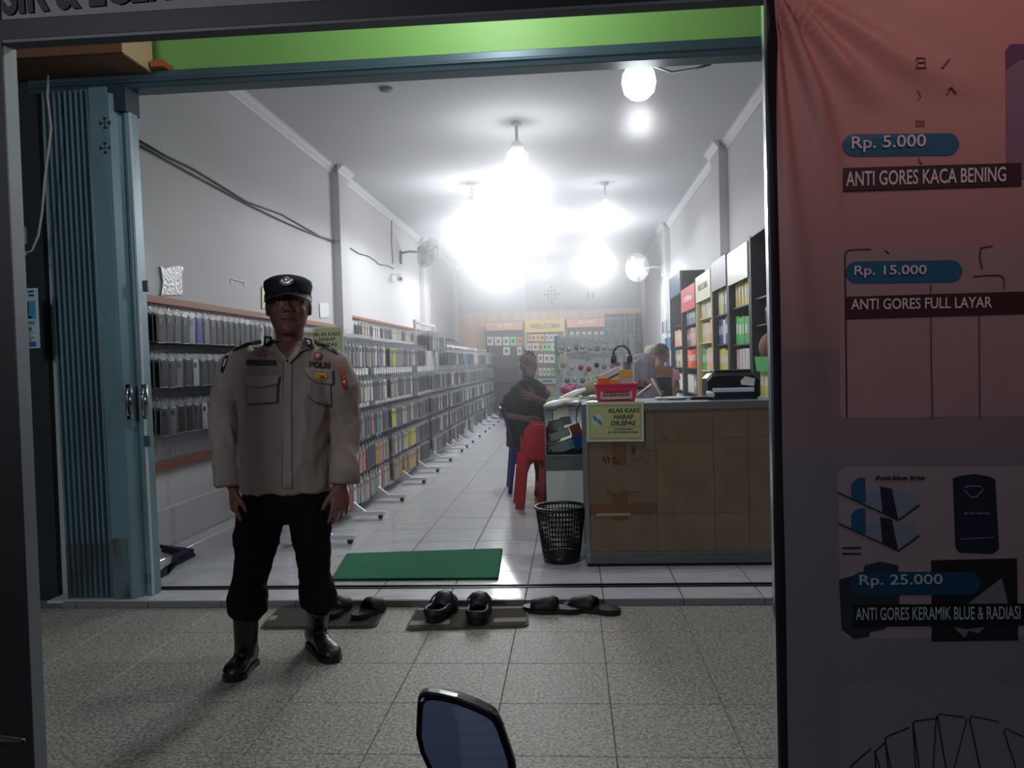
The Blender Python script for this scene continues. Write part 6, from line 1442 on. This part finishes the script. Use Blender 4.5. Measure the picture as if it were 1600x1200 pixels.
# ---------------------------------------------------------------- small person in pink, and person in pale headscarf beside
def small_person(x, ytop, Y, hs, top_m, hair_m, label, faceyaw, scarf=False, hw=.13):
    t = thing('person', label, 'person', (aty(x, ytop, Y).x, Y, Z0)); c = aty(x, ytop, Y)-V((0, 0, .115*hs)); g = MB(); TT = head_geo(g, c, hs, yaw=faceyaw, pitch=.15)
    sz = c.z-.20*hs; X = c.x
    def rg(z, a_, b_, yy=0): return [V((X+a_*math.cos(2*PI*j/14), Y+yy+b_*math.sin(2*PI*j/14), z)) for j in range(14)]
    g.loft([rg(sz, hw*.8, .07), rg(sz-.12, hw*.9, .09), rg(sz-.35, hw*.85, .09), rg(sz-.42, hw*.8, .08)])
    for k in (-1, 1):
        g.tube([V((X+k*hw, Y, sz-.03)), V((X+k*hw*1.15, Y-.03, sz-.22)), V((X+k*hw*.7, Y-.18, sz-.30))], [.038, .032, .024], 8); hand_geo(g, V((X+k*hw*.7, Y-.18, sz-.30)), (-k*.3, -1, 0), (-k, 0, 0), (0, 0, -1), .85*hs)
        g.tube([V((X+k*.06, Y, sz-.40)), V((X+k*.07, Y, .35)), V((X+k*.07, Y, .08))], [.06, .045, .032], 8); g.ell(V((X+k*.07, Y-.04, Z0+.03)), .04, .09, .03, 8, 6)
    organic('body', g, M_skin2, t, voxel=.008, smooth=3)
    g = MB(); g.loft([rg(sz+.03, .05, .05), rg(sz, hw*.95, .09), rg(sz-.12, hw*1.05, .11), rg(sz-.42, hw*1.05, .115), rg(sz-.48, hw*1.0, .11)])
    for k in (-1, 1): g.tube([V((X+k*hw*.9, Y, sz-.03)), V((X+k*hw*1.15, Y-.01, sz-.14))], [.055, .052], 10)
    organic('shirt', g, top_m, t, voxel=.012, smooth=3)
    g = MB()
    for k in (-1, 1): g.tube([V((X+k*.06, Y, sz-.42)), V((X+k*.075, Y, .35)), V((X+k*.075, Y, .10))], [.08, .06, .05], 10)
    organic('trousers', g, M_trou, t, voxel=.012, smooth=3)
    g = MB(hair_m)
    e_ = 1.16 if scarf else 1.08
    g.loft([[TT(hw_*e_*math.cos(2*PI*j/20), yc-.014+hd*1.04*math.sin(2*PI*j/20)*(1.08 if math.sin(2*PI*j/20) < 0 else .80), z) for j in range(20)] for z, hw_, yc, hd in ((-.10 if scarf else -.03, .072, -.03, .075), (.02, .076, -.02, .088), (.06, .076, -.012, .094), (.09, .066, -.012, .086), (.112, .045, -.012, .06), (.124, .02, -.012, .03))])
    if scarf: g.tube([TT(0, -.03, -.06), TT(0, -.03, -.16), TT(0, -.02, -.24)], [.085*hs, .10*hs, .13*hs], 16)
    g.build('headscarf' if scarf else 'hair', parent=t, smooth=True)
    for k in (-1, 1): MB(M_black).ell(TT(k*.031, .088, .012), .010*hs, .004*hs, .005*hs, 8, 5).build('eye', parent=t, smooth=True)
    return t
small_person(1035, 538, 9.0, .86, mat('pink_shirt', (206, 140, 178), .8), M_hair, 'small person with black hair and pink shirt behind the brown cardboard box', 2.2)
small_person(1020, 541, 9.7, .95, mat('pale_top', (190, 186, 180), .8), mat('pale_headscarf', (176, 170, 150), .85, var=.3, vs=20), 'person in pale patterned headscarf between the lavender hijab and the pink shirt', .6, True, .15)

# ================================================================== MOTORCYCLE CONTROLS (foreground)
mc = thing('motorcycle', 'black motorcycle rear-view mirror and controls at the foot of the picture', 'motorcycle', (-.08, .75, -.16))
YR = .92
def Mp(x, y, d=0.0): return aty(x, y, YR)+V((0, d, 0))
ol = [(653, 1100), (654, 1088), (658, 1082), (668, 1081), (685, 1085), (712, 1094), (740, 1107), (765, 1121), (775, 1129), (784, 1145), (794, 1172), (804, 1200), (808, 1228), (796, 1248), (765, 1255), (725, 1250), (695, 1232), (675, 1195), (660, 1165), (653, 1140)]
cxm = sum(p[0] for p in ol)/len(ol); cym = sum(p[1] for p in ol)/len(ol)
def scl(k): return [(cxm+(x-cxm)*k, cym+(y-cym)*k) for x, y in ol]
g = MB(mat('mirror_shell_black', (14, 14, 16), .22, var=.1))
def tilt(x, y): return (x-cxm)*.00022-(y-cym)*.00018
g.loft([[Mp(x, y, tilt(x, y)+d) for x, y in scl(k)] for k, d in ((.90, -.001), (.97, -.004), (1.0, 0), (1.0, .010), (.92, .026), (.70, .038), (.3, .044))]); g.build('mirror_shell', parent=mc, smooth=False)
mg = bpy.data.materials.new('mirror_glass'); mg.use_nodes = True; b_ = mg.node_tree.nodes['Principled BSDF']; b_.inputs['Metallic'].default_value = 1; b_.inputs['Roughness'].default_value = .04; b_.inputs['Base Color'].default_value = (.42, .46, .56, 1)
g = MB(mg); g.loft([[Mp(x, y, tilt(x, y)+d) for x, y in scl(k)] for k, d in ((.86, -.0050), (.87, -.002))]); g.build('mirror_glass', parent=mc)
M_bar = mat('handlebar_black', (18, 18, 20), .35)
b0 = Mp(745, 1250, .02); MB(M_bar).tube([b0+V((0, 0, .012)), b0+V((.01, -.02, -.06)), b0+V((.0, -.12, -.16)), b0+V((-.02, -.20, -.20))], .006, 8).build('mirror_stem', parent=mc, smooth=True)
h0 = b0+V((-.02, -.20, -.205)); MB(M_bar).tube([h0+V((.18, -.05, 0)), h0, h0+V((-.25, .05, .03)), h0+V((-.5, .03, .02)), h0+V((-.68, -.06, 0))], .012, 10).build('handlebar', parent=mc, smooth=True)
MB(M_blackmetal).tube([h0+V((-.22, .05, .02)), h0+V((-.20, .02, -.3)), V((h0.x-.18, h0.y+.28, -.10))], .026, 12).build('steering_column', parent=mc, smooth=True)
wc_ = V((h0.x-.18, h0.y+.30, .02)); MB(M_rub).lathe(wc_, [(.15, -.03), (.175, -.02), (.18, 0), (.175, .02), (.15, .03)], 28, axis=(1, 0, 0), loop=True).build('front_wheel', parent=mc, smooth=True)
MB(M_chrome).lathe(wc_, [(.03, -.035), (.03, .035)], 14, axis=(1, 0, 0)).build('wheel_hub', parent=mc)
sp = MB(M_chrome)
for k in range(6): a_ = k*PI/3; sp.bar(wc_, wc_+V((0, .155*math.cos(a_), .155*math.sin(a_))), .012)
sp.build('spokes', parent=mc, kind='stuff')
lv = aty(34, 1158, .80); MB(mat('brake_lever', (90, 80, 84), .3, .6)).tube([lv, lv+V((-.04, -.004, .004)), lv+V((-.10, -.03, -.012)), V((h0.x-.64, h0.y-.0, h0.z+.01))], [.004, .008, .007, .009], 8, flat=.7, round_ends=True).build('brake_lever', parent=mc, smooth=True)
# the building across the street, seen only in the mirror
mb = MB(mat('street_wall', (110, 116, 130), .8, var=.1, vs=.5)); mb.bb((-9, -9.2, -.16), (12, -9, 6)); ws_ = struct('wall_street', mb)
for k in range(16): MB(mat('street_shutter', (150, 158, 170), .5, .2)).bb((3.9, -9.0, .0+.16*k), (6.4, -8.96, .15+.16*k)).build('slat', parent=ws_)
